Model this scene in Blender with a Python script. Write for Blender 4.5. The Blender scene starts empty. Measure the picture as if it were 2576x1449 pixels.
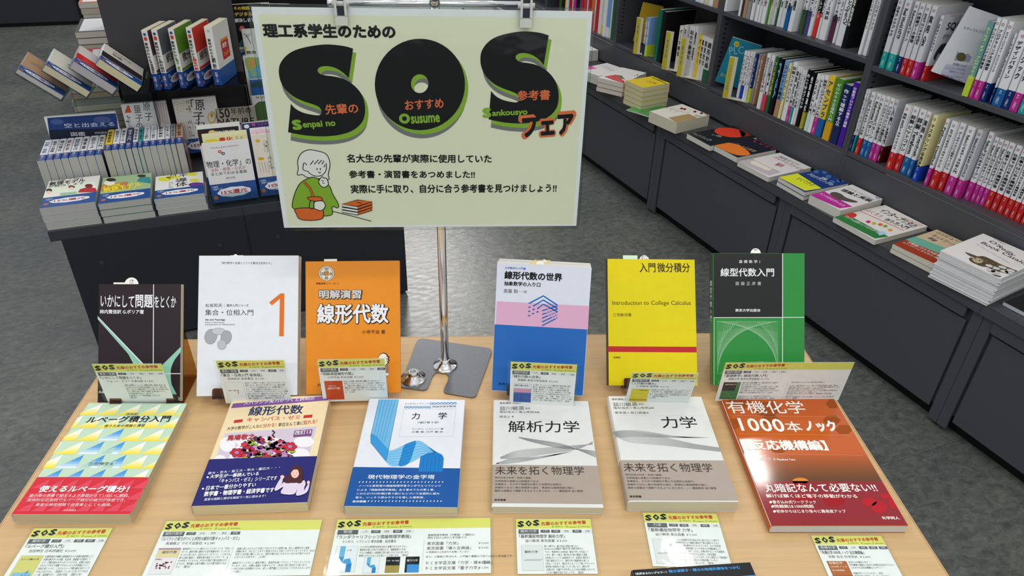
import bpy, math, random
from mathutils import Matrix, Vector
from math import sin, cos, radians as R_, pi
random.seed(7)
SC = bpy.context.scene
COL = SC.collection
# ---------------------------------------------------------------- camera, world, lights, exposure
FPX, CX, CY, HC = 1841.1, 1288.0, 724.5, 1.4768
pit, rol, yaw = R_(32.71), R_(-1.77), R_(4.11)
fw = Vector((sin(yaw)*cos(pit), cos(yaw)*cos(pit), -sin(pit)))
rt0 = Vector((cos(yaw), -sin(yaw), 0)); dn0 = fw.cross(rt0)
rt = rt0*cos(rol)+dn0*sin(rol); dn = dn0*cos(rol)-rt0*sin(rol)
CAM = Vector((0, 0, HC))
cam_d = bpy.data.cameras.new('camera'); cam = bpy.data.objects.new('camera', cam_d); COL.objects.link(cam)
cam.matrix_world = Matrix(((rt.x, -dn.x, -fw.x, 0), (rt.y, -dn.y, -fw.y, 0), (rt.z, -dn.z, -fw.z, HC), (0, 0, 0, 1)))
cam_d.sensor_width = 36.0; cam_d.lens = FPX/2576*36.0; cam_d.clip_start = .02; cam_d.clip_end = 60
SC.camera = cam
SC.view_settings.view_transform = 'Standard'; SC.view_settings.look = 'None'
SC.view_settings.gamma = 1.0; SC.view_settings.use_curve_mapping = False
SC.view_settings.exposure = -0.13
wd = bpy.data.worlds.new('world'); SC.world = wd; wd.use_nodes = True
wd.node_tree.nodes['Background'].inputs[0].default_value = (.93, .97, 1.0, 1)
wd.node_tree.nodes['Background'].inputs[1].default_value = 0.78
def lamp(x, y, z, lx, ly, power, rz=0, col=(1, .97, .92)):
    d = bpy.data.lights.new('ceiling_lamp', 'AREA'); d.shape = 'RECTANGLE'; d.size = lx; d.size_y = ly
    d.energy = power; d.color = col
    o = bpy.data.objects.new('ceiling_lamp', d); COL.objects.link(o); o.location = (x, y, z); o.rotation_euler = (0, 0, rz)
for (x, y, ly_) in ((1.487, 2.74, .46), (.95, 1.86, .7), (-.6, 1.80, .7), (-1.08, 1.74, .7)):
    lamp(x, y, 2.75, .07 if x > 1.4 else .09, ly_, 6.0 if x > 1.4 else 4.2, 0)
for (x, y, lx, p) in ((2.6, 3.6, 1.25, 7), (-1.6, .9, 1.25, 8), (.3, .2, 1.25, 11), (-2.4, 5.2, 1.25, 10), (.4, 5.0, 1.25, 8), (-.5, 6.35, .6, 110), (1.2, -.9, 1.25, 14), (-1.0, -1.2, 1.25, 14)):
    lamp(x, y, 2.75, lx, .14, p, R_(4))

def ray(px, py):
    return (rt*(px-CX)+dn*(py-CY)+fw*FPX)
def at(px, py, z):
    r = ray(px, py); return CAM+r*((z-HC)/r.z)
def hitp(px, py, o, n):
    r = ray(px, py); return CAM+r*((o-CAM).dot(n)/r.dot(n))
# ---------------------------------------------------------------- materials
def lin(c): return c/12.92 if c <= .04045 else ((c+.055)/1.055)**2.4
def rgb(h):
    h = h.lstrip('#'); return tuple(lin(int(h[i:i+2], 16)/255) for i in (0, 2, 4))
MATS = {}
def mat(h, rough=.5, metal=0.0, kind='plain', spec=.5):
    key = (h, rough, metal, kind, spec)
    if key in MATS: return MATS[key]
    m = bpy.data.materials.new('%s_%s' % (kind, h.strip('#'))); m.use_nodes = True
    nt = m.node_tree; N = nt.nodes; L = nt.links; b = N['Principled BSDF']
    c = rgb(h); b.inputs['Base Color'].default_value = (*c, 1); b.inputs['Roughness'].default_value = rough
    b.inputs['Metallic'].default_value = metal; b.inputs['Specular IOR Level'].default_value = (.16 if kind in ('cover', 'print', 'pages') and rough > .2 else spec)
    if kind in ('plain', 'cover', 'pages', 'metal', 'wood', 'floor'):
        tc = N.new('ShaderNodeTexCoord'); no = N.new('ShaderNodeTexNoise'); mp = N.new('ShaderNodeMapping')
        L.new(tc.outputs['Object'], mp.inputs[0]); L.new(mp.outputs[0], no.inputs['Vector'])
        rp = N.new('ShaderNodeValToRGB'); L.new(no.outputs[0], rp.inputs[0]); L.new(rp.outputs[0], b.inputs['Base Color'])
        a, d = .985, 1.012
        no.inputs['Scale'].default_value = 60
        if kind == 'pages':
            mp.inputs['Scale'].default_value = (.02, .02, 60.0); no.inputs['Scale'].default_value = 55; a, d = .80, 1.08
        if kind == 'metal': no.inputs['Scale'].default_value = 900; a, d = .9, 1.12
        if kind == 'wood':
            mp.inputs['Scale'].default_value = (1.2, 26, 4); no.inputs['Scale'].default_value = 3.5; no.inputs['Detail'].default_value = 6
            no.inputs['Roughness'].default_value = .65; a, d = .91, 1.05
        if kind == 'floor':
            mp.inputs['Scale'].default_value = (1, 1.6, 1); no.inputs['Scale'].default_value = 30; no.inputs['Detail'].default_value = 9
            no.inputs['Roughness'].default_value = .72; no.inputs['Distortion'].default_value = .6; a, d = .66, 1.42
            n2 = N.new('ShaderNodeTexNoise'); n2.inputs['Scale'].default_value = 3.2; n2.inputs['Detail'].default_value = 4
            L.new(tc.outputs['Object'], n2.inputs['Vector'])
            mx = N.new('ShaderNodeMix'); mx.data_type = 'RGBA'; mx.blend_type = 'MULTIPLY'; mx.inputs[0].default_value = 1
            r2 = N.new('ShaderNodeValToRGB'); r2.color_ramp.elements[0].position = .35; r2.color_ramp.elements[1].position = .68
            r2.color_ramp.elements[0].color = (.78, .8, .84, 1); r2.color_ramp.elements[1].color = (1.12, 1.1, 1.02, 1)
            L.new(n2.outputs[0], r2.inputs[0]); L.new(rp.outputs[0], mx.inputs[6]); L.new(r2.outputs[0], mx.inputs[7]); L.new(mx.outputs[2], b.inputs['Base Color'])
            bp = N.new('ShaderNodeBump'); bp.inputs['Strength'].default_value = .3; bp.inputs['Distance'].default_value = .003
            L.new(no.outputs[0], bp.inputs['Height']); L.new(bp.outputs[0], b.inputs['Normal'])
            rp.color_ramp.elements[0].position = .36; rp.color_ramp.elements[1].position = .66
        else:
            rp.color_ramp.elements[0].position = .35; rp.color_ramp.elements[1].position = .65
        rp.color_ramp.elements[0].color = (*[min(1, v*a) for v in c], 1); rp.color_ramp.elements[1].color = (*[min(1, v*d) for v in c], 1)
        if kind == 'pages':
            bp = N.new('ShaderNodeBump'); bp.inputs['Strength'].default_value = .3; bp.inputs['Distance'].default_value = .0006
            L.new(no.outputs[0], bp.inputs['Height']); L.new(bp.outputs[0], b.inputs['Normal'])
    MATS[key] = m; return m
def clear(h='#ffffff', name='clear_film', rough=.06, strength=1.0):
    key = ('clear', h, name, rough)
    if key in MATS: return MATS[key]
    m = bpy.data.materials.new(name); m.use_nodes = True; nt = m.node_tree; N = nt.nodes; L = nt.links
    N.remove(N['Principled BSDF']); out = N['Material Output']
    tr = N.new('ShaderNodeBsdfTransparent'); tr.inputs[0].default_value = (*rgb(h), 1)
    gl = N.new('ShaderNodeBsdfGlossy'); gl.inputs['Roughness'].default_value = rough
    fr = N.new('ShaderNodeFresnel'); fr.inputs[0].default_value = 1.45
    no = N.new('ShaderNodeTexNoise'); no.inputs['Scale'].default_value = 25; bp = N.new('ShaderNodeBump'); bp.inputs['Strength'].default_value = .12; bp.inputs['Distance'].default_value = .004
    tc = N.new('ShaderNodeTexCoord'); L.new(tc.outputs['Object'], no.inputs['Vector']); L.new(no.outputs[0], bp.inputs['Height']); L.new(bp.outputs[0], gl.inputs['Normal'])
    mx = N.new('ShaderNodeMixShader'); ge = N.new('ShaderNodeNewGeometry'); sb = N.new('ShaderNodeMath'); sb.operation = 'SUBTRACT'; sb.inputs[0].default_value = 1; L.new(ge.outputs['Backfacing'], sb.inputs[1]); ml = N.new('ShaderNodeMath'); ml.operation = 'MULTIPLY'; L.new(fr.outputs[0], ml.inputs[0]); L.new(sb.outputs[0], ml.inputs[1])
    L.new(ml.outputs[0], mx.inputs[0]); L.new(tr.outputs[0], mx.inputs[1]); L.new(gl.outputs[0], mx.inputs[2]); L.new(mx.outputs[0], out.inputs[0])
    MATS[key] = m; return m
FILM = clear('#fbfdfc'); ACR = clear('#e4ecec', 'clear_acrylic', .03); SMOKE = clear('#dcc39a', 'smoke_brown_acrylic', .05); SMOKE2 = clear('#b48a50', 'smoke_brown_acrylic_edge', .05)
CHROME = mat('#e6e6e6', .12, 1.0, 'chrome')
DARK = mat('#47484d', .42, 0, 'plain', .35); DARK2 = mat('#393b40', .45, 0, 'plain', .3); BLACK = mat('#0c0c0e', .5, 0, 'plain', .2)
# ---------------------------------------------------------------- mesh builder
class MB:
    def __init__(s): s.v = []; s.f = []; s.mi = []; s.ms = []
    def m(s, mt):
        if mt not in s.ms: s.ms.append(mt)
        return s.ms.index(mt)
    def add(s, vs, fs, mt):
        b = len(s.v); i = s.m(mt); s.v += [tuple(v) for v in vs]
        for f in fs: s.f.append(tuple(b+k for k in f)); s.mi.append(i)
    def box(s, x0, x1, y0, y1, z0, z1, mt):
        s.add([(x0, y0, z0), (x1, y0, z0), (x1, y1, z0), (x0, y1, z0), (x0, y0, z1), (x1, y0, z1), (x1, y1, z1), (x0, y1, z1)],
              [(3, 2, 1, 0), (4, 5, 6, 7), (0, 1, 5, 4), (1, 2, 6, 5), (2, 3, 7, 6), (3, 0, 4, 7)], mt)
    def prism(s, pts, d, mt):
        n = len(pts); d = Vector(d); a = [Vector(p) for p in pts]
        s.add(a+[p+d for p in a], [tuple(range(n))[::-1], tuple(range(n, 2*n))]+[(i, (i+1) % n, n+(i+1) % n, n+i) for i in range(n)], mt)
    def tube(s, pts, r, mt, n=14, cap=True):
        pts = [Vector(p) for p in pts]; vs = []
        for i, p in enumerate(pts):
            t = (pts[min(i+1, len(pts)-1)]-pts[max(i-1, 0)]).normalized()
            a = t.cross(Vector((0, 0, 1)) if abs(t.z) < .9 else Vector((1, 0, 0))).normalized(); b = t.cross(a)
            rr = r[i] if isinstance(r, (list, tuple)) else r
            vs += [p+(a*cos(2*pi*k/n)+b*sin(2*pi*k/n))*rr for k in range(n)]
        fs = [(i*n+k, i*n+(k+1) % n, (i+1)*n+(k+1) % n, (i+1)*n+k) for i in range(len(pts)-1) for k in range(n)]
        if cap: fs += [tuple(range(n))[::-1], tuple((len(pts)-1)*n+k for k in range(n))]
        s.add(vs, fs, mt)
    def build(s, name, parent=None, M=None, smooth=False, bevel=0, **tags):
        me = bpy.data.meshes.new(name); me.from_pydata(s.v, [], s.f)
        for m_ in s.ms: me.materials.append(m_)
        if len(s.ms) > 1: me.polygons.foreach_set('material_index', s.mi)
        if smooth: me.polygons.foreach_set('use_smooth', [True]*len(s.f))
        me.update(); o = bpy.data.objects.new(name, me); COL.objects.link(o)
        if parent: o.parent = parent
        if M and not parent: o.matrix_world = M
        if bevel:
            md = o.modifiers.new('bevel', 'BEVEL'); md.width = bevel; md.segments = 2; md.limit_method = 'ANGLE'
        for k, v in tags.items(): o[k] = v
        return o
def empty(name, M, label, category, group=None):
    o = bpy.data.objects.new(name, None); COL.objects.link(o); o.matrix_world = M; o.empty_display_size = .02
    o['label'] = label; o['category'] = category
    if group: o['group'] = group
    return o
def frame(o, X, Y, Z):
    return Matrix(((X[0], Y[0], Z[0], o[0]), (X[1], Y[1], Z[1], o[1]), (X[2], Y[2], Z[2], o[2]), (0, 0, 0, 1)))
# ---------------------------------------------------------------- text as flat print
_fc = bpy.data.curves.new('type', 'FONT'); _fo = bpy.data.objects.new('type', _fc); COL.objects.link(_fo)
_G = {}; _ADV = {}
def _mesh(body, off, res):
    _fc.body = body; _fc.offset = off; _fc.resolution_u = res; _fc.fill_mode = 'FRONT'
    me = _fo.to_mesh(); v = [(p.co.x, p.co.y) for p in me.vertices]; f = [tuple(p.vertices) for p in me.polygons]; _fo.to_mesh_clear(); return v, f
def glyph(c, off=0.0, res=1):
    k = (c, off, res)
    if k not in _G:
        if c in ' \u3000': _G[k] = ([], [])
        elif off <= .0: _G[k] = _mesh(c, 0, res)
        else:                       # heavy face: the same letter struck several times in a small circle
            v0, f0 = glyph(c, 0, res); v = []; f = []; n = 4 if off < .02 else 8
            for i in range(n):
                a = 2*pi*(i+.5)/n; b = len(v); v += [(p[0]+off*cos(a), p[1]+off*sin(a), i) for p in v0]; f += [tuple(b+q for q in t) for t in f0]
            _G[k] = (v, f)
    return _G[k]
def adv(c):
    if c == ' ': return .3
    if ord(c) > 0x2e00 or c in '’・※『』「」【】！。、': return 1.0
    if c not in _ADV:
        a, _ = _mesh('H'+c+'H', 0, 1); b, _ = _mesh('HH', 0, 1)
        _ADV[c] = (max(p[0] for p in a)-min(p[0] for p in a))-(max(p[0] for p in b)-min(p[0] for p in b))
    return _ADV[c]
def string(s, off=0.0, res=1, sp=0.0):
    """glyph soup of one line, in em units, scaled to its ink box -> (verts, faces, w, h)"""
    V = []; F = []; x = 0
    for c in s:
        v, f = glyph(c, off, res); b = len(V); V += [(p[0]+x, p[1], p[2] if len(p) > 2 else 0) for p in v]; F += [tuple(b+k for k in q) for q in f]; x += adv(c)+sp
    if not V: return [], [], 1, 1
    x0 = min(p[0] for p in V); x1 = max(p[0] for p in V); y0 = min(p[1] for p in V); y1 = max(p[1] for p in V)
    return [(p[0]-x0, p[1]-y0, p[2]) for p in V], F, x1-x0, y1-y0
def smoothline(p, n=5, closed=False):
    out = []; N = len(p)
    for i in range(N if closed else N-1):
        a, b, c, d = (p[(i-1) % N], p[i], p[(i+1) % N], p[(i+2) % N]) if closed else (p[max(i-1, 0)], p[i], p[i+1], p[min(i+2, N-1)])
        for k in range(n):
            t = k/n
            out.append(tuple(.5*(2*b[j]+(c[j]-a[j])*t+(2*a[j]-5*b[j]+4*c[j]-d[j])*t*t+(3*b[j]-a[j]-3*c[j]+d[j])*t**3) for j in (0, 1)))
    if not closed: out.append(tuple(p[-1]))
    return out
LZ = 7e-5
def clipped(P, box):
    x0, y0, x1, y1 = box
    for ax, lim, sg_ in ((0, x0, 1), (0, x1, -1), (1, y0, 1), (1, y1, -1)):
        out = []
        for i in range(len(P)):
            a, b = P[i-1], P[i]; da, db = (a[ax]-lim)*sg_, (b[ax]-lim)*sg_
            if da*db < 0: f = da/(da-db); out.append((a[0]+(b[0]-a[0])*f, a[1]+(b[1]-a[1])*f))
            if db >= 0: out.append(tuple(b[:2]))
        P = out
        if len(P) < 3: return []
    return P
class Print:
    """flat ink on the plane o + a*A + b*B (local), normal N; F=(ox,oy,scale) reads crop coordinates of the photo onto that plane"""
    def __init__(s, M, o=(0, 0, 0), A=(1, 0, 0), B=(0, 1, 0), F=(0, 0, 1), base=0, clip=None):
        s.M = M; s.o = Vector(o); s.A = Vector(A); s.B = Vector(B); s.N = s.A.cross(s.B); s.F = F; s.mb = MB(); s.base = base; s.clip = clip
        s.wo = M @ s.o; s.wn = (M.to_3x3() @ s.N).normalized(); s.Mi = M.inverted()
    def uv(s, x, y):
        F = s.F; p = s.Mi @ hitp(F[0]+x/F[2], F[1]+y/F[2], s.wo, s.wn)-s.o; return (p.dot(s.A), p.dot(s.B))
    def put(s, V, Fc, col, L, rough=.5):
        if s.clip:
            x0, y0, x1, y1 = s.clip; Fc = [f for f in Fc if x0-.0004 <= sum(V[i][0] for i in f)/len(f) <= x1+.0004 and y0-.0004 <= sum(V[i][1] for i in f)/len(f) <= y1+.0004]
            if not Fc: return
        z = s.N*((L+s.base+1)*LZ); m_ = col if not isinstance(col, str) else mat(col, rough, 0, 'print')
        s.mb.add([s.o+s.A*p[0]+s.B*p[1]+(z+s.N*(p[2]*8e-6) if len(p) > 2 else z) for p in V], Fc, m_)
    def poly(s, pts, col, L=0, rough=.5, px=True):
        P = [s.uv(*p) for p in pts] if px else pts
        ar = sum(P[i-1][0]*P[i][1]-P[i][0]*P[i-1][1] for i in range(len(P)))
        if ar < 0: P = P[::-1]
        if s.clip: P = clipped(P, s.clip)
        if len(P) > 2: s.put(P, [tuple(range(len(P)))], col, L, rough)
    def rect(s, x0, y0, x1, y1, col, L=0, rough=.5):
        s.put([(x0, y0), (x1, y0), (x1, y1), (x0, y1)], [(0, 1, 2, 3)], col, L, rough)
    def disc(s, cx, cy, rx, ry, col, L=0, n=28, px=True, rot=0):
        s.poly([(cx+rx*cos(2*pi*k/n)*cos(rot)-ry*sin(2*pi*k/n)*sin(rot), cy+rx*cos(2*pi*k/n)*sin(rot)+ry*sin(2*pi*k/n)*cos(rot)) for k in range(n)], col, L, px=px)
    def line(s, pts, w, col, L=1, px=True, closed=False):
        P = [Vector(s.uv(*p)) for p in pts] if px else [Vector(p) for p in pts]
        if closed: P.append(P[0])
        V = []
        for i, p in enumerate(P):
            a = P[max(i-1, 0)]; b = P[min(i+1, len(P)-1)]
            if closed and i in (0, len(P)-1): a, b = P[-2], P[1]
            t = (b-a); t = t.normalized() if t.length > 1e-9 else Vector((1, 0)); n = Vector((-t.y, t.x))*w/2
            V += [p+n, p-n]
        s.put([tuple(v) for v in V], [(2*i, 2*i+1, 2*i+3, 2*i+2) for i in range(len(P)-1)], col, L)
    def text(s, st, p0, p1, pt, col, L=1, bold=0.0, res=2, px=True, sp=0.0, shear=None):
        """ink box: lower-left p0, lower-right p1, upper-left pt"""
        V, Fc, w, h = string(st, bold, res, sp)
        if not V: return
        a, b, c = [Vector(s.uv(*q)) if px else Vector(q) for q in (p0, p1, pt)]
        X = (b-a)/w; Y = (c-a)/h
        if not shear:
            n = Vector((-X.y, X.x)).normalized(); Y = n*max(abs((c-a).dot(n)), 1e-5)/h
        s.put([(*(a+X*p[0]+Y*p[1]), p[2]) for p in V], Fc, col, L)
    def at(s, st, x, y, size, col, L=1, bold=0.0, res=1, w=None, align='l', ang=0):
        """plain text by em size at a local point"""
        V, Fc, tw, h = string(st, bold, res)
        if not V: return
        k = size if w is None else w/tw; ky = size
        x0 = x-(tw*k/2 if align == 'c' else tw*k if align == 'r' else 0)
        ca, sa = cos(ang), sin(ang)
        s.put([(x0+p[0]*k*ca-p[1]*ky*sa, y+p[0]*k*sa+p[1]*ky*ca, p[2]) for p in V], Fc, col, L)
    def down(s, st, cx, ytop, length, width, col, L=1, bold=0.0, res=1):
        """a title running down a spine: kana and kanji upright, Latin turned"""
        n = sum(adv(c)*.92 if ord(c) < 0x2e00 else 1.0 for c in st); k = length/max(n, 1); kw = min(width, k*1.25) if n > 4 else width; y = ytop
        for c in st:
            V, Fc = glyph(c, bold, res)
            if ord(c) < 0x2e00 or c in 'ー（）「」〜':
                a = (adv(c)*.92 if ord(c) < 0x2e00 else 1.0)*k
                if V: s.put([(cx+(p[1]-.36)*kw, y-p[0]*k, *p[2:]) for p in V], Fc, col, L)
                y -= a
            else:
                if V: s.put([(cx+(p[0]-.5)*kw, y-k*.88+p[1]*k*.92, *p[2:]) for p in V], Fc, col, L)
                y -= k
    def done(s, parent, name='cover_print'):
        if s.mb.v: return s.mb.build(name, parent, s.M)
# ---------------------------------------------------------------- books
def cover_shape(mb, w, h, t, ct, r, mfront, mspine, mback, y0=0.0, y1=None, off=0.0, hinge=False):
    y1 = h if y1 is None else y1
    r = max(min(r, t*.48), .0006); n = 4
    def prof(d):
        q = [(w, -d), (r, -d)]
        q += [(r-(r+d)*sin(pi/2*k/n), r-(r+d)*cos(pi/2*k/n)) for k in range(1, n+1)]
        q += [(r-(r+d)*cos(pi/2*k/n), t-r+(r+d)*sin(pi/2*k/n)) for k in range(0, n+1)]
        q += [(w, t+d)]
        return q
    o = prof(off); i = prof(off-ct); N = len(o)
    seg = [mback]*1+[mspine]*(N-2)+[mfront]
    for k in range(N-1):
        m_ = mback if k < 1 else (mfront if k >= N-2 else mspine)
        a, b, c, d = o[k], o[k+1], i[k+1], i[k]
        vs = [(a[0], y0, a[1]), (b[0], y0, b[1]), (c[0], y0, c[1]), (d[0], y0, d[1]), (a[0], y1, a[1]), (b[0], y1, b[1]), (c[0], y1, c[1]), (d[0], y1, d[1])]
        mb.add(vs, [(0, 4, 5, 1), (2, 6, 7, 3), (0, 1, 2, 3), (7, 6, 5, 4)]+([(0, 3, 7, 4)] if k == 0 else [])+([(1, 5, 6, 2)] if k == N-2 else []), m_)
def book(M, w, h, t, label, group=None, front='#e8e8e8', spine=None, back=None, page='#d8d2bc', band=None, rough=.35, r=.003, ct=.0005, name='book', cat='book', inset=.0004, hard=0.0, parts=True):
    """local: x spine->fore edge, y tail->head, z back->front"""
    root = empty(name, M, label, cat, group)
    mf = mat(front, rough, 0, 'cover'); ms = mat(spine or front, rough, 0, 'cover'); mk = mat(back or spine or front, rough, 0, 'cover')
    mb = MB(); cover_shape(mb, w, h, t, ct, r, mf, ms, mk); mb.build('cover', root, M)
    pg = MB(); pm = mat(page, .8, 0, 'pages'); g = ct+.0002; e = hard
    pg.box(g+.0003, w-inset-e, inset+e, h-inset-e, g, t-g, pm); pg.build('page_block', root, M)
    if band:
        bb = MB(); bm = mat(band[1], rough, 0, 'cover'); cover_shape(bb, w+.0003, h, t, .00025, r, bm, bm, bm, y0=band[2] if len(band) > 2 else .0002, y1=band[0], off=.0004)
        bb.build('belly_band', root, M)
    return root
I4 = Matrix.Identity(4)
# ---------------------------------------------------------------- floor: big vinyl tiles with fine joints
fa = R_(18.5); fX = Vector((cos(fa), sin(fa), 0)); fY = Vector((-sin(fa), cos(fa), 0))
P0 = at(2217, 1174, 0); fo = P0-fX*.61*8-fY*.61*8
FM = frame(fo, fX, fY, Vector((0, 0, 1)))
flo = MB(); flo.box(-2, 10, -2, 16, -.03, -.0035, mat('#26282a', .8)); floor = flo.build('floor', None, FM, kind='structure')
tile = MB(); tile.box(-1, 9, .0004, 1.7, -.0034, 0, mat('#5b5e5b', .27, 0, 'floor')); tm = None
for j in range(-1, 5):
    if tm is None: o = tile.build('vinyl_sheet', floor); tm = o.data
    else: o = bpy.data.objects.new('vinyl_sheet', tm); COL.objects.link(o); o.parent = floor
    o.location = (.23*(j % 2), .61*8+1.7004*j, 0)
# ---------------------------------------------------------------- foreground table
TZ = .70
wood = mat('#cba878', .38, 0, 'wood', .45)
t = empty('display_table', I4, 'pale maple display table holding the featured textbooks', 'table')
tb = MB(); tb.box(-.598, .592, .30, 1.049, TZ-.028, TZ, wood); tb.build('tabletop', t, bevel=.0015)
ed = MB(); 
for a in ((-.5995, -.598, .30, 1.049), (.592, .5935, .30, 1.049)): ed.box(a[0], a[1], a[2], a[3], TZ-.028, TZ-.0004, mat('#caa377', .5))
ed.box(-.598, .592, 1.049, 1.0505, TZ-.028, TZ-.0004, mat('#caa377', .5)); ed.build('edge_banding', t)
for x in (-.55, .50):
    for y in (.36, .99):
        lg = MB(); lg.box(x, x+.035, y, y+.035, 0, TZ-.028, DARK2); lg.build('leg', t)
# ---------------------------------------------------------------- sign stand
sx, sy = -.0386, .9645
st = empty('sign_stand', Matrix.Translation((sx, sy, TZ)), 'chrome pole sign stand with notched grey steel base', 'stand')
C2 = (740, 620, 3.623)
def tp(F, x, y, z=TZ): return at(F[0]+x/F[2], F[1]+y/F[2], z)
def rounded(pts, r, n=5):
    out = []; N = len(pts)
    for i in range(N):
        p = Vector(pts[i][:2]); a = Vector(pts[i-1][:2]); b = Vector(pts[(i+1) % N][:2]); rr = pts[i][2] if len(pts[i]) > 2 else r
        u = (a-p).normalized(); v = (b-p).normalized(); ang = u.angle(v); d = min(rr/max(math.tan(ang/2), .05), (a-p).length*.48, (b-p).length*.48)
        q0 = p+u*d; q1 = p+v*d
        for k in range(n+1):
            tt = k/n; out.append(tuple(q0*(1-tt)**2+p*2*tt*(1-tt)+q1*tt*tt))
    return out
bp_ = [tp(C2, *q) for q in ((1130, 842), (1812, 942), (1650, 1392), (1352, 1342), (1408, 1215), (1402, 1182), (1372, 1160), (1325, 1152), (1285, 1162), (1262, 1190), (1208, 1324), (962, 1292))]
bl = [(p.x-sx, p.y-sy) for p in bp_]
rr = [.012, .012, .009, .009, .004, .003, .003, .003, .003, .003, .009, .009]
steel = mat('#7a7c7f', .36, .8, 'metal')
mb = MB(); mb.prism([(x, y, .0004) for x, y in rounded([(*p, r) for p, r in zip(bl, rr)], .01)][::-1], (0, 0, .0022), steel); mb.build('base_plate', st)
def flange(mb, x, y, z, hole=False):
    prof = [(.0205, 0), (.0205, .0016), (.0185, .0026), (.013, .006), (.0095, .0095), (.0085, .0125), (.0075, .014)]+([(.0045, .014), (.0045, .004), (0, .004)] if hole else [(0, .014)])
    n = 28; vs = [(x+r*cos(2*pi*k/n), y+r*sin(2*pi*k/n), z+h) for r, h in prof for k in range(n)]
    mb.add(vs, [(i*n+k, i*n+(k+1) % n, (i+1)*n+(k+1) % n, (i+1)*n+k) for i in range(len(prof)-1) for k in range(n)], CHROME)
mb = MB(); flange(mb, 0, 0, .0026); mb.build('flange', st, smooth=True)
q = tp(C2, 1088, 1212); mb = MB(); flange(mb, q.x-sx, q.y-sy, .0026, True); mb.build('flange', st, smooth=False, label='spare chrome socket without a pole')
mb = MB(); mb.tube([(0, 0, .006), (0, 0, .12), (0, 0, .35), (0, 0, .583)], .0064, CHROME, 20); mb.build('pole', st, smooth=True)
mb = MB(); mb.tube([(0, 0, .578), (0, 0, .592)], .0078, CHROME, 16); mb.build('collar', st, smooth=True)
SXm = Vector((cos(R_(.46)), sin(R_(.46)), 0)); SUp = Vector((-sin(R_(.46))*sin(R_(2.08)), cos(R_(.46))*sin(R_(2.08)), cos(R_(2.08))))
SO = Vector((-.2607, .9405, .9766)); SM = frame(SO, SXm, SUp, SXm.cross(SUp))
mb = MB(); z5 = .592
zb = hitp(1080, 9, Vector((sx, sy, 0)), Vector((0, 1, 0))).z-TZ
mb.tube([(-.128, -.004, zb), (.112, .004, zb)], .0038, CHROME, 16); mb.tube([(-.131, -.004, zb), (-.124, -.004, zb)], .0055, CHROME, 16); mb.build('crossbar', st, smooth=True)
# sign board (laminated A3 sheet)
KS = .9723
sg = empty('sign_board', SM, 'large laminated pale yellow sign with three black letters hanging from chrome bar', 'sign')
SW, SH = .432*KS, .307*KS
mb = MB(); mb.box(.0, SW, .0, SH, -.0002, .0002, mat('#e4e7ea', .6, 0, 'cover')); mb.build('paper', sg)
mb = MB(); pp = rounded([(-.0045, -.004), (SW+.0035, -.004), (SW+.0035, SH+.0035), (-.0045, SH+.0035)], .006)
mb.prism([(x, y, -.0006) for x, y in pp], (0, 0, .0001), FILM); mb.build('back_film', sg)
mb = MB(); mb.prism([(x, y, .0016) for x, y in pp], (0, 0, .0001), FILM); mb.build('front_film', sg)
ep = MB(); rim = [(x, y, .0005) for x, y in pp]; ep.tube(rim+[rim[0]], .0006, ACR, 6, False); ep.build('laminate_edge', sg)
S = Print(SM, o=(0, 0, .0002), F=(620, 0, 2.4156))
S.rect(.0065, .0035, SW-.0055, SH-.0085, '#e0e2c8', 0)
LS = [(648, 295), (600, 281), (540, 273), (480, 270), (410, 277), (340, 291), (280, 312), (235, 345), (205, 388), (197, 432), (203, 478), (218, 515), (245, 552), (290, 588), (345, 614), (400, 632), (438, 648), (454, 668), (455, 688), (440, 700), (400, 697), (350, 686), (310, 668), (285, 648), (270, 630), (253, 803), (330, 818), (400, 826), (480, 828), (560, 820), (630, 800), (680, 768), (710, 728), (721, 680), (718, 625), (703, 580), (678, 543), (640, 508), (590, 480), (535, 465), (480, 458), (450, 450), (433, 432), (440, 412), (470, 402), (510, 404), (550, 417), (590, 443), (622, 475)]
def soft(pts, corners):
    out = []; seg = []; idx = [i for i in range(len(pts)) if i in corners]; n = len(pts)
    for a, b in zip(idx, idx[1:]+[idx[0]+n]):
        out += smoothline([pts[k % n] for k in range(a, b+1)], 4)[:-1]
    return out
def letterS(dx, dy, col, L, T=lambda p: p):
    S.poly([T((x+dx, y+dy)) for x, y in soft(LS, (0, 24, 25, 48))], col, L)
def ring(dx, dy, col, L):
    n = 48; o = []; i_ = []
    for k in range(n):
        a = 2*pi*k/n; o.append(S.uv(1054+dx+274*cos(a), 513+dy+278*sin(a))); i_.append(S.uv(1053+dx+53*cos(a), 508+dy+57*sin(a)))
    S.put(o+i_, [(k, n+k, n+(k+1) % n, (k+1) % n) for k in range(n)], col, L)
T2 = lambda p: (1420+(p[0]-197)*.91+max(0, (470-p[1]))*.035, 190+(p[1]-270)*1.003)
GR, GY, BK, ORG = '#84ae3a', '#77787a', '#1b1c1e', '#da7248'
for T in (lambda p: p, T2):
    letterS(15, 50, GY, 1, T); letterS(20, 27, GR, 2, T); letterS(0, 0, BK, 3, T)
ring(12, 50, GY, 1); ring(20, 25, GR, 2); ring(0, 0, BK, 3)
S.text('理工系学生のための', (105, 228), (908, 236), (105, 140), BK, 4, .05, 3)
S.text('先輩の', (483, 697), (683, 688), (481, 634), ORG, 5, .022, 3)
S.text('おすすめ', (966, 670), (1200, 655), (964, 610), ORG, 5, .022, 3)
S.text('参考書', (1643, 613), (1845, 606), (1641, 550), ORG, 5, .022, 3)
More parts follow.
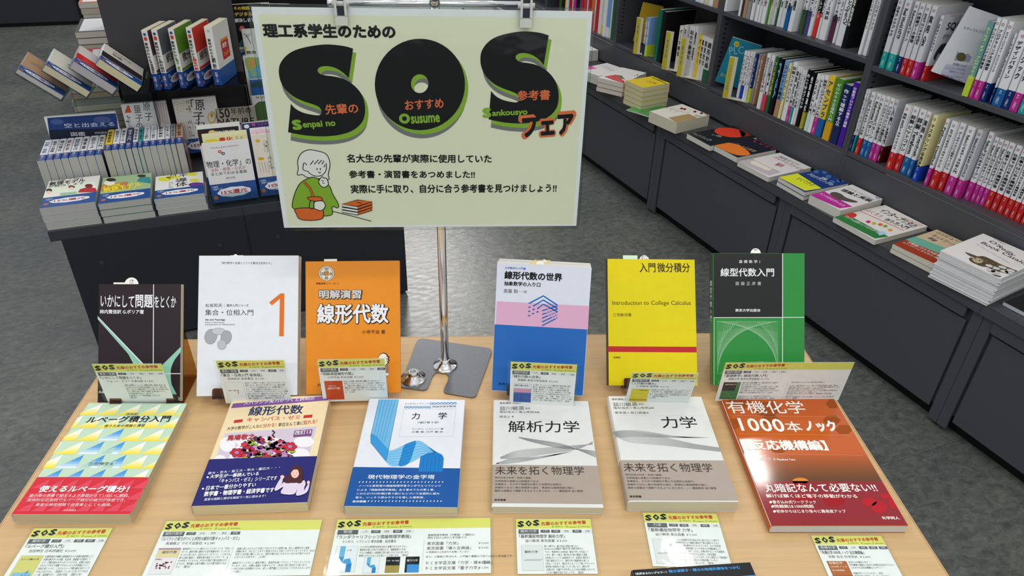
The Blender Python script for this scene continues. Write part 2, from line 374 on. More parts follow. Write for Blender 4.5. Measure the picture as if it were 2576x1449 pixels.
for big, sm, b in (('S', 'enpai no', ((283, 790), (341, 788), (283, 727), (347, 788), (545, 776), (346, 738))), ('O', 'susume', ((930, 752), (996, 750), (930, 690), (1002, 752), (1177, 742), (1001, 706))), ('S', 'ankousyo', ((1435, 717), (1488, 715), (1435, 655), (1494, 716), (1708, 706), (1493, 668)))):
    S.text(big, b[0], b[1], b[2], GR, 5, .07, 3); S.text(sm, b[3], b[4], b[5], GR, 5, .035, 3)
S.text('フェア', (1660, 852), (2008, 822), (1648, 698), ORG, 6, .10, 3); S.text('フェア', (1680, 838), (1990, 812), (1670, 715), BK, 7, .05, 3)
S.text('名大生の先輩が実際に使用していた', (612, 988), (1490, 990), (612, 936), BK, 4, .026, 2)
S.text('参考書・演習書をあつめました!!', (625, 1082), (1388, 1083), (625, 1035), BK, 4, .026, 2)
S.text('実際に手に取り、自分に合う参考書を見つけましょう!!', (636, 1175), (1883, 1168), (636, 1122), BK, 4, .026, 2)
W_, SKG, GN2, OR2 = '#e6e6e2', BK, '#86ad35', '#d9682f'
def shape(pts, fill, L, w=.0011, closed=True, n=4):
    q = smoothline(pts, n, closed)
    if fill: S.poly(q, fill, L)
    S.line(q, w, BK, L+1, closed=closed)
shape([(435, 918), (380, 910), (335, 930), (312, 975), (315, 1025), (310, 1062), (340, 1060), (372, 1078), (440, 1085), (500, 1090), (497, 1060), (508, 1000), (495, 950), (470, 928)], W_, 4)
S.line(smoothline([(345, 1000), (350, 990), (362, 995), (366, 1003)]), .0011, BK, 6); S.line(smoothline([(346, 1000), (345, 1030), (372, 1040)]), .0011, BK, 6)
S.line(smoothline([(372, 1040), (395, 1060), (430, 1070), (465, 1060), (485, 1030), (484, 990)]), .0011, BK, 6)
for a in ((388, 1000, 408, 975), (412, 998, 438, 970), (436, 996, 458, 972), (458, 998, 472, 976), (478, 1000, 470, 1015)): S.line([(a[0], a[1]), (a[2], a[3])], .0011, BK, 6)
for x in (429, 449): S.disc(x, 1027, 3.2, 7, BK, 6)
S.line(smoothline([(437, 1043), (444, 1050), (452, 1046)]), .0011, BK, 6)
shape([(372, 1085), (330, 1110), (300, 1160), (280, 1230), (285, 1265), (330, 1272), (380, 1262), (385, 1300), (470, 1312), (522, 1300), (520, 1255), (556, 1262), (557, 1235), (525, 1180), (505, 1130), (470, 1118), (440, 1090), (405, 1075)], GN2, 7)
S.line([(350, 1105), (385, 1140), (408, 1195)], .0036, BK, 9); S.line([(350, 1105), (385, 1140), (408, 1195)], .0022, OR2, 10)
shape([(440, 1100), (452, 1080), (462, 1072), (470, 1082), (482, 1080), (492, 1092), (498, 1120), (480, 1135), (462, 1135), (446, 1120)], W_, 9)
for a in ((455, 1095, 472, 1100), (460, 1110, 476, 1112)): S.line([(a[0], a[1]), (a[2], a[3])], .0009, BK, 11)
shape([(372, 1200), (400, 1195), (450, 1196), (462, 1215), (440, 1222), (390, 1218)], OR2, 9)
shape([(388, 1222), (412, 1225), (408, 1262), (385, 1262)], GN2, 11)
shape([(412, 1228), (440, 1220), (466, 1222), (480, 1245), (470, 1268), (450, 1278), (425, 1270), (412, 1262)], W_, 12)
shape([(298, 1268), (380, 1262), (440, 1272), (466, 1275), (468, 1310), (455, 1330), (390, 1338), (325, 1330), (305, 1300)], OR2, 10)
S.line([(520, 1283), (640, 1312), (760, 1344)], .0011, BK, 5)
for k, y in enumerate((1240, 1258, 1275)):
    S.poly([(582, y), (675, y+15), (675, y+30), (582, y+14)], W_, 5+k); S.poly([(675, y+15), (764, y-15), (764, y+2), (675, y+30)], OR2, 5+k)
    S.line([(582, y), (675, y+15), (764, y-15), (764, y+2), (675, y+30), (582, y+14)], .001, BK, 9+k, closed=True)
S.poly([(580, 1240), (676, 1213), (765, 1224), (672, 1253)], OR2, 12); S.line([(580, 1240), (676, 1213), (765, 1224), (672, 1253)], .001, BK, 13, closed=True); S.line([(672, 1228), (700, 1234)], .001, BK, 13)
S.done(sg)
# clips on the crossbar
for i, px in enumerate((862, 1322)):
    p = hitp(px, 60, SO, SM.col[2].to_3d()); lx = (SM.inverted() @ p).x
    ck = empty('hanging_clip', SM @ Matrix.Translation((lx, SH, 0)), ('left' if i == 0 else 'right')+' clear plastic clip gripping the top edge of the large sign', 'clip', 'clips on the sign crossbar')
    mb = MB(); pr = rounded([(-.0068, -.020), (.0068, -.020), (.0072, .012), (-.0072, .012)], .003)
    mb.prism([(x, y, .0022) for x, y in pr], (0, 0, .0018), ACR)
    mb.prism([(x, y, -.0032) for x, y in pr], (0, 0, .0016), ACR); mb.build('jaw', ck)
    mb = MB(); mb.prism([(x, y, .0042) for x, y in rounded([(-.0074, -.0195), (.0074, -.0195), (.0074, -.0085), (-.0074, -.0085)], .002)], (0, 0, .003), mat('#c6c9c0', .25)); mb.build('grip_pad', ck)
    mb = MB(); mb.box(-.0040, .0040, -.0075, .022, .0043, .0052, mat('#33373e', .25, .5, 'chrome')); mb.build('spring_plate', ck)
    mb = MB(); mb.tube([(-.0105, .006, .0035), (.0105, .006, .0035)], .0035, mat('#b9bdb9', .2), 12); mb.build('hinge_barrel', ck, smooth=True)
    mb = MB(); mb.prism([(x, y, .0062) for x, y in rounded([(-.0074, -.008), (-.0046, -.008), (-.0046, .022), (-.0074, .022)], .001)], (0, 0, .002), mat('#c2c6c2', .2)); mb.prism([(x, y, .0062) for x, y in rounded([(.0046, -.008), (.0074, -.008), (.0074, .022), (.0046, .022)], .001)], (0, 0, .002), mat('#c2c6c2', .2)); mb.build('side_rail', ck)
# ---------------------------------------------------------------- featured books: back row on easels
c1 = (220, 680, 4.2625); c3 = (1220, 620, 3.623); c4 = (1740, 600, 3.622); c5 = (0, 980, 3.09); c6 = (460, 980, 4.2625); c7 = (840, 980, 3.68); c8 = (1500, 980, 3.09)
def easel_book(xy, th, lean, w, h, t, label, lift=0.0, **kw):
    th, lean = R_(th), R_(lean); z1 = TZ+.0075+lift+t*sin(lean); k = (HC-z1)/(HC-.704)
    X = Vector((cos(th), sin(th), 0)); D = Vector((-sin(th), cos(th), 0)); Y = Vector((0, 0, cos(lean)))+D*sin(lean); Z = X.cross(Y)
    o = Vector((xy[0]*k, xy[1]*k, z1))-Z*t; M = frame(o, X, Y, Z)
    b = book(M, w*k, h*k, t, label, 'featured textbooks standing on easels', **kw)
    return b, M, w*k, h*k, t
def easel(M, w, h, t, which, side=0.0):
    e = empty('book_easel', M, 'smoke brown acrylic easel under the '+which, 'easel', 'book easels on the table')
    x0, x1 = w*.17, w*.83+side
    mb = MB(); mb.box(x0, x1, -.004, h*.6, -.0032, -.0006, SMOKE); mb.build('back_plate', e)
    mb = MB(); mb.box(x0, x1, -.0032, -.0008, -.0032, t+.0045, SMOKE); mb.build('ledge', e)
    for a in (x0, x1-.017):
        mb = MB(); pr = rounded([(a, -.0045), (a+.017, -.0045), (a+.017, .012, .004), (a, .012, .004)], .0008); mb.prism([(x, y, t+.0036) for x, y in pr], (0, 0, .0025), SMOKE2); mb.build('front_lip', e)
    Mi = M.inverted(); top = Vector(((x0+x1)/2, h*.6, -.0034)); W3 = M.to_3x3(); D = (W3 @ Vector((0, 0, 1))); D = Vector((-D.x, -D.y, 0)).normalized()
    P = M @ Vector((x0, h*.6, -.0036)); Q = M @ Vector((x1, h*.6, -.0036))
    Pb = Vector((P.x, P.y, TZ+.0012))+D*.005; Qb = Vector((Q.x, Q.y, TZ+.0012))+D*.005
    Pf = M @ Vector((x0, -.003, -.0036)); Qf = M @ Vector((x1, -.003, -.0036)); Pf.z = Qf.z = TZ+.0012
    mb = MB(); mb.prism([Mi @ v for v in (P, Pb, Qb, Q)], (Mi.to_3x3() @ (D*.0022)), SMOKE); mb.build('rear_support', e)
    mb = MB(); mb.prism([Mi @ v for v in (Pf, Qf, Qb, Pb)], Mi.to_3x3() @ Vector((0, 0, .0016)), SMOKE); mb.build('base_sheet', e)
def slip(M, x0, x1, y, hh, z, label, tabx=None, tabr=.009, col='#e9e9e4', txt=None, tabtxt=None):
    """folded sales slip tucked between the pages, its round tab sticking out"""
    e = empty('sales_slip', M, label, 'slip', 'paper slips tucked in the books')
    mb = MB(); mb.box(x0, x1, y-.03, y+hh, z, z+.0002, mat(col, .7, 0, 'cover')); mb.build('paper', e)
    if tabx is not None:
        mb = MB(); mb.prism([(tabx+tabr*cos(pi*k/16), y+tabr*1.05*sin(pi*k/16)-.0005, z+.0002) for k in range(17)]+[(tabx-tabr, y-.02, z+.0002), (tabx+tabr, y-.02, z+.0002)], (0, 0, .0002), mat('#f2f2ee', .7, 0, 'cover')); mb.build('round_tab', e)
        if tabtxt:
            p = Print(M, o=(0, 0, z+.0004))
            for i, s_ in enumerate(tabtxt): p.at(s_, tabx, y+.0045-.0034*i, .0031, '#3c3c3c', align='c')
            p.done(e)
# S1 brown paperback
b, M, w, h, t = easel_book((-.5698, .8841), -.62, 34.4, .1240, .1821, .013, 'dark brown paperback with pale mint curves, standing at the left end', front='#2e2429', page='#cfc0a4', r=.001, rough=.3)
easel(M, w, h, t, 'dark brown paperback', .02)
p = Print(M, o=(0, 0, t), F=c1)
p.poly([(108, 490), (608, 1010), (498, 1010), (440, 900), (300, 740), (112, 525)], '#e8e8ea', 0); p.poly([(110, 502), (590, 1010), (504, 1010), (445, 905), (300, 738), (112, 520)], '#93c9b2', 1)
q = [(608, 1080), (800, 1010), (1001, 820), (1001, 870), (935, 960), (900, 1040), (893, 1110), (905, 1230), (960, 1330), (999, 1380), (999, 1400), (880, 1400), (700, 1300), (640, 1100)]
p.poly([(805, 1012)]+smoothline(q[2:10], 4)+[(880, 1380), (850, 1200), (790, 1050)], '#93c9b2', 1); p.poly([(560, 1080), (830, 1080), (990, 1395), (600, 1395)], '#93c9b2', 2)
p.line([(710, 152), (706, 1010)], .0012, '#e8e8ea', 3); p.line([(835, 1108), (1000, 1108)], .0012, '#e8e8ea', 3)
p.text('いかにして', (140, 392), (500, 400), (140, 262), '#ececf0', 4, .012, 3); p.text('問題', (515, 402), (700, 402), (515, 262), '#ececf0', 4, .02, 3); p.text('をとくか', (718, 402), (950, 404), (718, 275), '#ececf0', 4, .012, 3)
p.text('柿内賢信訳 G.ポリア著', (133, 466), (605, 468), (133, 420), '#ececf0', 4, .02); p.text('丸善', (120, 1318), (188, 1318), (120, 1290), '#e0e0e4', 4, .02); p.done(b)
slip(M, .018, .052, h, .003, t*.4, 'white slip with round number tab above the dark brown paperback', .045, .0105, txt='5002', tabtxt=('必備', '5002'))
# S2 white
b, M, w, h, t = easel_book((-.4248, .8952), -.38, 36.3, .1554, .2205, .019, 'large white paperback with a big orange numeral one', front='#dfe3e8', page='#ddd3b8', r=.0012, rough=.4)
easel(M, w, h, t, 'large white paperback'); p = Print(M, o=(0, 0, t), F=c1)
p.text('「現代数学の言語というべき集合を初歩から」', (1433, -65), (1975, -63), (1433, -92), '#2c2c2e', 1, 0, 1)
p.text('松坂和夫', (1265, 397), (1445, 395), (1265, 357), '#333', 1) if False else p.text('松坂和夫', (1265, 397), (1445, 395), (1265, 357), '#333333', 1)
p.line([(1468, 355), (1468, 398)], .0002, '#333333'); p.text('数学入門シリーズ', (1494, 392), (1728, 392), (1494, 362), '#303030', 1, .01)
p.text('集合・位相入門', (1262, 483), (1778, 483), (1262, 420), '#2a2a2c', 1, 0, 3)
p.text('Set and Topology', (1264, 543), (1477, 543), (1264, 520), '#2a2a2c', 1, .03); p.text("Kazuo Matsuzaka's", (1264, 565), (1470, 565), (1264, 549), '#555555', 1); p.text('Introduction to Mathematics', (1264, 589), (1580, 589), (1264, 571), '#555555', 1)
p.poly([(2070, 247), (2112, 247), (2105, 707), (2056, 707), (2063, 305), (1978, 376), (1948, 345)], '#d97228', 1)
for i, (cx, cy, rx, ry, ro) in enumerate(((1323, 711, 66, 82, .25), (1408, 655, 74, 36, 0), (1488, 719, 57, 74, .25), (1442, 796, 47, 51, .1))):
    p.disc(cx, cy, rx, ry, ('#a2a7aa', '#bfc3c6', '#a2a7aa', '#b6babd')[i], 1+2*i, rot=ro); p.line([(cx+rx*cos(2*pi*k/28)*cos(ro)-ry*sin(2*pi*k/28)*sin(ro), cy+rx*cos(2*pi*k/28)*sin(ro)+ry*sin(2*pi*k/28)*cos(ro)) for k in range(28)], .00025, '#565a5c', 2+2*i, closed=True)
p.done(b)
slip(M, .045, .065, h, .0015, t*.5, 'slip with a low round tab above the large white paperback', .053, .0035)
# S3 orange
b, M, w, h, t = easel_book((-.2560, .8950), .51, 35, .148, .21, .012, 'orange paperback with white outlined title and a small coin emblem', front='#e08a24', spine='#d98322', page='#ddd0b2', r=.0012, rough=.35)
easel(M, w, h, t, 'orange paperback'); p = Print(M, o=(0, 0, t), F=C2)
p.disc(295, 245, 72, 69, '#1b1b1b', 0, 36); p.disc(295, 245, 69, 66, '#e4dcc8', 1, 36); p.disc(295, 245, 60, 57, '#1b1b1b', 2, 36); p.disc(295, 245, 56, 54, '#e4dcc8', 3, 36)
p.poly([(276, 228), (314, 228), (314, 264), (276, 264)], '#1b1b1b', 4); p.poly([(280, 232), (310, 232), (310, 260), (280, 260)], '#e08a24', 5)
for c, x, y in (('明', 280, 224), ('解', 280, 299), ('習', 244, 264), ('演', 316, 264)): p.text(c, (x, y), (x+30, y), (x, y-28), '#1b1b1b', 5)
p.text('明解演習シリーズ １', (200, 347), (402, 347), (200, 328), '#2a1a08', 1, .015)
for s_, a_, b_, c_ in (('明解演習', (225, 480), (613, 478), (225, 393)), ('線形代数', (205, 706), (862, 704), (205, 520))):
    f = .07 if len(s_) and a_[1] > 600 else .05
    p.text(s_, (a_[0]-3, a_[1]+5), (b_[0]+8, b_[1]+8), (c_[0]-3, c_[1]-3), '#20170e', 1, .075, 2); p.text(s_, (a_[0]+2, a_[1]-2), (b_[0]-2, b_[1]-2), (c_[0]+2, c_[1]+3), '#e6e6e8' if a_[1] > 600 else '#c9cccc', 3, .03, 2)
p.text('小寺平治 著', (617, 797), (830, 797), (617, 760), '#2a1a08', 1, .012)
p.text('共立出版', (210, 1276), (400, 1276), (210, 1250), '#2a1a08', 1, .012)
p.disc(815, 1030, 50, 62, '#20170e', 1); p.disc(812, 1032, 45, 56, '#efe9dc', 2); p.disc(850, 1130, 12, 60, '#8a8070', 1); p.disc(846, 1165, 18, 12, '#efe9dc', 3)
for q in (((840, 1000), (872, 1010)), ((840, 1020), (874, 1040)), ((846, 1040), (862, 1062))): p.line(q, .0012, '#20170e', 3)
p.done(b)
slip(M, .028, .048, h, .004, t*.5, 'small white slip corner above the orange paperback')
# S4 blue pink white, second copy behind
thk = .018
b, M, w, h, t = easel_book((.0367, .8973), -6.62, 21.8, .1463, .2076, thk, 'paperback with white, pink and blue bands and a blue arrow emblem', front='#d7dce8', page='#e0d8c4', r=.0012, rough=.35, lift=.0075)
easel(M @ Matrix.Translation((0, 0, -.0186)), w, h, t+.0186, 'white, pink and blue paperback'); p = Print(M, o=(0, 0, t), F=c3)
p.poly([(108, 499), (950, 543), (938, 757), (97, 710)], '#d9a9c6', 0)
yb = p.uv(97, 710)[1]; yb2 = p.uv(938, 757)[1]; p.put([(.0005, .0005), (w-.0005, .0005), (w-.0005, yb2), (.0005, yb)], [(0, 1, 2, 3)], '#2a68b4', 1)
p.text('大学数学の入門', (182, 206), (346, 212), (182, 184), '#2a5fa8', 1, .015); p.disc(361, 203, 11, 11, '#2a5fa8', 1); p.text('7', (357, 208), (365, 208), (357, 196), '#ffffff', 2)
p.text('線形代数の世界', (176, 296), (703, 320), (180, 222), '#1b1b20', 1, .04, 3); p.text('抽象数学の入り口', (174, 356), (505, 370), (175, 315), '#1b1b20', 1, .03); p.text('斎藤 毅', (170, 424), (300, 427), (170, 386), '#222228', 1); p.line([(303, 411), (345, 413)], .0003, '#222228'); p.text('［著］', (350, 424), (382, 425), (350, 402), '#222228', 1)
BLU = '#2a68b4'
for k in range(3):
    a, bq, cc = (400+k*38, 520+k*24), (532, 450+k*38), (660, 535+k*30)
    p.line([a, bq, cc], .0022, BLU, 2)
for k in range(5): p.line([(520, 722-k*34), (660, 650-k*27)], .0019, BLU, 2)
for k in range(4): p.line([(560, 560+k*20), (660, 612+k*16)], .0012, '#d9a9c6', 3)
for x, y in ((405, 553), (442, 574), (478, 596), (402, 591), (438, 612), (402, 630)): p.poly([(x-13, y), (x+4, y-9), (x+15, y), (x-3, y+9)], BLU, 2)
p.text('東京大学出版会', (122, 1263), (330, 1272), (122, 1240), '#16203a', 2, .02); p.done(b)
M2 = M @ Matrix.Translation((.001, .013, -thk-.0006)); b2 = book(M2, w-.001, h-.012, thk-.001, 'second copy behind the white, pink and blue paperback', 'featured textbooks standing on easels', front='#d7dce8', page='#e0d8c4', r=.0012)
slip(M, .05, .078, h, .0035, t*.5, 'cream slip above the front copy of the white, pink and blue paperback', .065, .006, '#e6cf9c', tabtxt=('定価2860',))
slip(M2, .055, .08, h-.012, .0025, t*.5, 'cream slip above the rear copy of the white, pink and blue paperback', .07, .004, '#e6cf9c')
# S5 yellow
b, M, w, h, t = easel_book((.2267, .9051), -1.8, 39.4, .1469, .2084, .017, 'bright yellow paperback with one red stripe', front='#dccb04', spine='#3a2a20', page='#e0d8c4', r=.001, rough=.38)
easel(M, w, h, t, 'bright yellow paperback'); p = Print(M, o=(0, 0, t), F=c3)
ya = p.uv(1500, 912)[1]; yb = p.uv(1500, 963)[1]; p.rect(.0002, yb, w-.0002, ya, '#b82a2c', 1)
p.text('入門', (1410, 236), (1555, 236), (1410, 150), '#2c2410', 1, .014, 3); p.text('微分積分', (1570, 236), (1868, 236), (1570, 150), '#2c2410', 1, .014, 3)
V = (1163, 545), (1875, 545), (1163, 494)
p.text('Introduction to College Calculus', *V, '#3a3210', 1, 0, 2, shear=False); p.text('三宅敏恒著', (1167, 638), (1335, 638), (1167, 608), '#2c2410', 1); p.text('培風館', (1170, 1021), (1233, 1021), (1170, 1003), '#2c2410', 1, .015); p.done(b)

slip(M, .028, .052, h, .0075, t*.5, 'pale green slip with lettered tab above the yellow paperback', .063, .008, '#cfe6cf', tabtxt=('定価2310円', '発行102'))
# S6 green and black
b, M, w, h, t = easel_book((.4000, .9014), -.74, 32.5, .1524, .2162, .021, 'glossy green and black hardcover with white line grid', front='#258a38', spine='#237f33', page='#e0d8c4', r=.004, rough=.16)
easel(M, w, h, t, 'green and black hardcover'); p = Print(M, o=(0, 0, t), F=c4)
xs = p.uv(828, 400)[0]; ys = p.uv(500, 720)[1]
p.rect(.0005, ys, xs, h-.0004, '#151414', 0, .16); p.rect(xs-.0006, .0004, xs+.0006, h-.0004, '#e6ece6', 2); p.rect(.0005, ys-.0005, w-.0005, ys+.0005, '#e6ece6', 2)
p.text('基礎数学1', (430, 225), (622, 225), (430, 196), '#dcdcdc', 3, .015, 1, sp=.35); p.text('線型代数入門', (262, 346), (750, 346), (262, 270), '#f0f0f0', 3, .018, 3); p.text('齋藤正彦著', (398, 427), (632, 427), (398, 393), '#c9c9c9', 3, 0, 1, sp=.35); p.text('東京大学出版会', (396, 668), (626, 668), (396, 640), '#e6e6e6', 3, .02)
A_, B_, C_, D_ = (233, 755), (788, 755), (788, 1230), (233, 1230)
mixp = lambda a, b, f: (a[0]+(b[0]-a[0])*f, a[1]+(b[1]-a[1])*f)
for k in range(24):
    f = k/23
    for P1, P2, P3 in ((A_, B_, D_), (B_, A_, C_)):      # string figure: each chord cuts one corner of the square
        p.line([mixp(P1, P2, .12+.88*f), mixp(P1, P3, 1-f*.78)], .0002, '#b9dcbb')
    p.line([mixp(D_, A_, f*.6), mixp(A_, B_, f*.35)], .00016, '#9fcfa4'); p.line([mixp(C_, B_, f*.6), mixp(B_, A_, f*.35)], .00016, '#9fcfa4')
p.line([A_, B_, C_, D_], .0002, '#cfe8cf', closed=True); p.done(b)


spn = Print(M @ Matrix.Identity(4), o=(-.0001, 0, .001), A=(0, 0, 1), B=(0, 1, 0)); spn.N = Vector((-1, 0, 0)); spn.rect(.0, ys, t-.005, h-.0005, '#151414', 0, .2); spn.down('線型代数入門', t*.42, h*.8, h*.32, .012, '#e8e8e8', 1); spn.done(b, 'spine_print')
slip(M, .066, .08, h, .001, t*.5, 'white round tab above the green and black hardcover', .073, .0085, tabtxt=('補充',))
# ---------------------------------------------------------------- featured books: front row lying flat
def lying_book(xy, th, w, h, t, label, **kw):
    th = R_(th); X = Vector((cos(th), sin(th), 0)); Y = Vector((-sin(th), cos(th), 0)); M = frame((xy[0], xy[1], TZ+.0004), X, Y, Vector((0, 0, 1)))
    return book(M, w, h, t, label, 'featured textbooks lying flat', **kw), M
t = .0165; w, h = .148, .21
b, M = lying_book((-.5813, .6591), -1.92, w, h, t, 'flat paperback of green and yellow triangles under a red band', front='#bcd6bd', spine='#c3d8c0', page='#c9b795', band=(.062, '#cf2f3c'), rough=.3)
p = Print(M, o=(0, 0, t)); cw = .029; ch = .0263; yb = .062
p.clip = (.0004, yb, w-.0004, h-.0004)
for j in range(0, 6):
    xr = .077+.0125*(j-2); y0 = h-.0025-(j+.93)*ch; y1 = y0+ch*.97
    for n_ in range(-5, 5):
        x1 = xr+.029*n_; x0 = x1-cw*.98; blue = j >= 2 and -(j-2) <= n_ <= 0; n6 = 6
        for q in range(n6):          # the printed triangle fades from white to colour in six flat steps
            f0, f1 = q/n6, (q+1)/n6; k = (q+.5)/n6; A3, B3 = ((236, 214, 62), (240, 240, 234)) if not blue else ((236, 240, 240), (72, 148, 214))
            c_ = '#%02x%02x%02x' % tuple(int(A3[i]+(B3[i]-A3[i])*min(1, k*1.5 if not blue else k*1.5)) for i in range(3))
            p.poly([(x0+(x1-x0)*f0, y0+(y1-y0)*f0), (x1, y0+(y1-y0)*f0), (x1, y0+(y1-y0)*f1), (x0+(x1-x0)*f1, y0+(y1-y0)*f1)], c_, 1, px=False)
        if blue and j in (3, 4) and n_ > -(j-2): p.poly([(x0+.002, y0+.001), (x1-.010, y0+.001), (x1-.008, y0+ch*.55)], '#a9cdb6', 3, px=False)
p.clip = None
p.F = c5
p.text('［新装版］', (972, 202), (1070, 202), (972, 182), '#26302c', 4); p.text('ルベーグ積分入門', (662, 262), (1312, 252), (672, 212), '#1c2226', 4, .02, 3); p.text('使うための理論と演習', (806, 294), (1120, 290), (810, 273), '#26302c', 4, .01); p.text('吉田伸生', (682, 592), (842, 590), (686, 566), '#2a4a60', 4); p.text('著', (850, 590), (876, 589), (852, 572), '#2a4a60', 4)
p.base = 8
for i in range(8):
    for j in range(3):
        x0 = .004+i*.0185; y0 = .004+j*.019; p.put([(x0, y0), (x0+.017, y0), (x0+.017, y0+.017)], [(0, 1, 2)], '#d9485a', 0)
p.text('使えるルベーグ積分！', (290, 800), (990, 802), (306, 748), '#f6eeee', 2, .03, 2)
p.text('最小限の準備で使えるよう基礎からていねいに解説。', (222, 838), (1000, 838), (230, 814), '#f2dede', 2); p.text('具体的な応用例でルベーグ積分の威力が体感でき、', (205, 873), (972, 873), (212, 849), '#f2dede', 2); p.text('豊富な練習問題で自習書としても最適。', (272, 908), (862, 908), (280, 886), '#f2dede', 2); p.text('日本評論社', (495, 948), (590, 948), (498, 935), '#f2dede', 2)
for y in (840, 876, 912): p.line([(150, y), (1010, y)], .00012, '#e8a0a8', 2)
p.done(b)
# L2
t = .017
b, M = lying_book((-.3598, .6643), .64, w, h, t, 'flat cream paperback with fruit mosaic apple and navy band', front='#ead6ae', spine='#e6d2aa', page='#d9c8a0', band=(.082, '#26266e'), rough=.25)
p = Print(M, o=(0, 0, t), F=c6, clip=(.0005, .0824, w-.0005, h-.0005))
p.poly([(540, 150), (1582, 65), (1565, 115), (515, 200)], '#7d5596', 0)
p.text('スバラシク実力がつくと評判の', (650, 165), (1408, 112), (662, 130), '#f0ecf4', 1, .012)
p.text('線形代数', (695, 285), (1280, 260), (716, 185), '#26355e', 1, .02, 3); p.text('キャンパス・ゼミ', (680, 348), (1252, 318), (690, 303), '#c83a2e', 1, .012)
p.poly([(553, 328), (646, 318), (636, 350), (543, 360)], '#c8302c', 1); p.poly([(1298, 276), (1392, 268), (1384, 300), (1290, 308)], '#c8302c', 1)
p.text('大学の数学がこんなに', (470, 440), (852, 408), (478, 402), '#1c1c1c', 1, .012); p.text('分かる！', (858, 412), (1000, 398), (864, 368), '#c8302c', 1, .012); p.text('単位なんて楽に', (1020, 400), (1290, 378), (1026, 358), '#1c1c1c', 1, .012); p.text('取れる！', (1294, 380), (1440, 362), (1300, 336), '#c8302c', 1, .012)
p.poly([(450, 468), (1438, 392), (1320, 838), (300, 865)], '#c9cbd8', 0); p.poly([(458, 478), (1425, 404), (1308, 838), (312, 862)], '#cdbfd0', 1)
for cx, cy, rx, ry in ((480, 590, 85, 80), (640, 545, 80, 60), (400, 770, 70, 68), (1300, 560, 110, 60), (1260, 720, 110, 90)): p.disc(cx, cy, rx, ry, '#e9e7ec', 2, 24)
p.poly([(880+405*cos(pi+pi*k/24), 838+335*sin(pi+pi*k/24)) for k in range(25)], '#efe9f0', 3)
rnd = random.Random(5); cols = ('#b52a45', '#7a3a72', '#8fb53a', '#b98ab8', '#5c2a52', '#c63448', '#d8d4d8')
for k in range(230):
    a = rnd.uniform(pi*1.02, pi*1.98); rr_ = rnd.uniform(.15, .97)**.6
    cx = 880+385*rr_*cos(a); cy = 832+315*rr_*sin(a)
    if cy > 815: continue
    s0 = rnd.uniform(16, 36); p.disc(cx, cy, s0*1.1+2.5, s0*.72+2.5, '#241018', 4+k % 3, 8, rot=rnd.uniform(0, 3)); p.disc(cx, cy, s0*1.1, s0*.72, cols[k % 7], 7+k % 3, 9)
for cx, cy in ((900, 750), (1150, 615), (580, 680)):
    for i in range(6): p.disc(cx+48*cos(i*pi/3), cy+32*sin(i*pi/3), 29, 20, '#241018', 10, 12); p.disc(cx+48*cos(i*pi/3), cy+32*sin(i*pi/3), 25, 16, '#c22a3c', 11, 12)
    p.disc(cx, cy, 25, 17, '#b07ab2', 12, 12)
p.line([(985, 520), (960, 490), (985, 465), (960, 440)], .002, '#241018', 10)
p.text('馬場敬之', (468, 555), (765, 535), (478, 495), '#b3262c', 13, .025); p.poly([(1200, 445), (1390, 430), (1375, 500), (1183, 512)], '#7a4a7e', 13); p.text('改訂13', (1200, 492), (1374, 478), (1206, 448), '#f2eef2', 14, .015)
p.clip = None; p.base = 16; wh = '#f2f2f6'
p.text('東大・京大・東工大・早大・慶応大・・・', (268, 920), (1040, 855), (272, 890), wh, 1); p.disc(268, 947, 12, 10, wh, 1, 12); p.disc(218, 1070, 12, 10, wh, 1, 12)
p.text('大学生が一番読んでいる', (288, 962), (812, 928), (294, 920), wh, 1, .02); p.text('「キャンパス・ゼミ」シリーズです', (388, 1010), (1006, 978), (394, 962), wh, 1, .015); p.text('日本で一番分かりやすい', (245, 1090), (780, 1050), (250, 1040), wh, 1, .02); p.text('数学書・物理学書・経済学書です', (222, 1155), (974, 1108), (228, 1100), wh, 1, .03); p.text('豊富な図解と親切な解説で一気に読めます！', (228, 1200), (886, 1160), (232, 1172), wh, 1)
# figure printed on the band
p.poly(smoothline([(1165, 850), (1210, 822), (1255, 828), (1282, 870), (1285, 940), (1262, 1015), (1190, 1015), (1085, 1010), (1100, 960), (1150, 905)], 4, True), '#4a2428', 2)
p.poly(smoothline([(1085, 1000), (1180, 1010), (1262, 1000), (1305, 980), (1312, 1040), (1240, 1060), (1190, 1130), (1052, 1120), (1080, 1050), (1010, 1090), (985, 1075), (1045, 965), (1075, 960), (1060, 1030)], 3, True), '#d8cde0', 3)
p.poly(smoothline([(1270, 1000), (1310, 1010), (1300, 1090), (1345, 1020), (1358, 1030), (1330, 1110), (1240, 1145), (1215, 1120)], 3, True), '#d8cde0', 4)
p.disc(1203, 905, 44, 52, '#eac2b2', 3, 20); p.poly(smoothline([(1156, 900), (1170, 850), (1215, 835), (1255, 860), (1262, 930), (1245, 900), (1232, 868), (1190, 868), (1165, 895)], 3, True), '#4a2428', 5)
p.poly(smoothline([(1152, 890), (1168, 950), (1160, 1008), (1090, 1003), (1128, 940)], 3, True), '#4a2428', 6); p.poly(smoothline([(1250, 880), (1284, 935), (1275, 1008), (1222, 1006), (1248, 950)], 3, True), '#4a2428', 6); p.disc(1068, 945, 22, 20, '#eac2b2', 4, 14); p.disc(1348, 1005, 16, 20, '#eac2b2', 5, 14); p.disc(1187, 905, 3, 3, '#3a1c20', 6, 8); p.disc(1222, 902, 3, 3, '#3a1c20', 6, 8); p.line([(1190, 930), (1203, 936), (1216, 929)], .0004, '#b8455a', 6)
p.done(b)
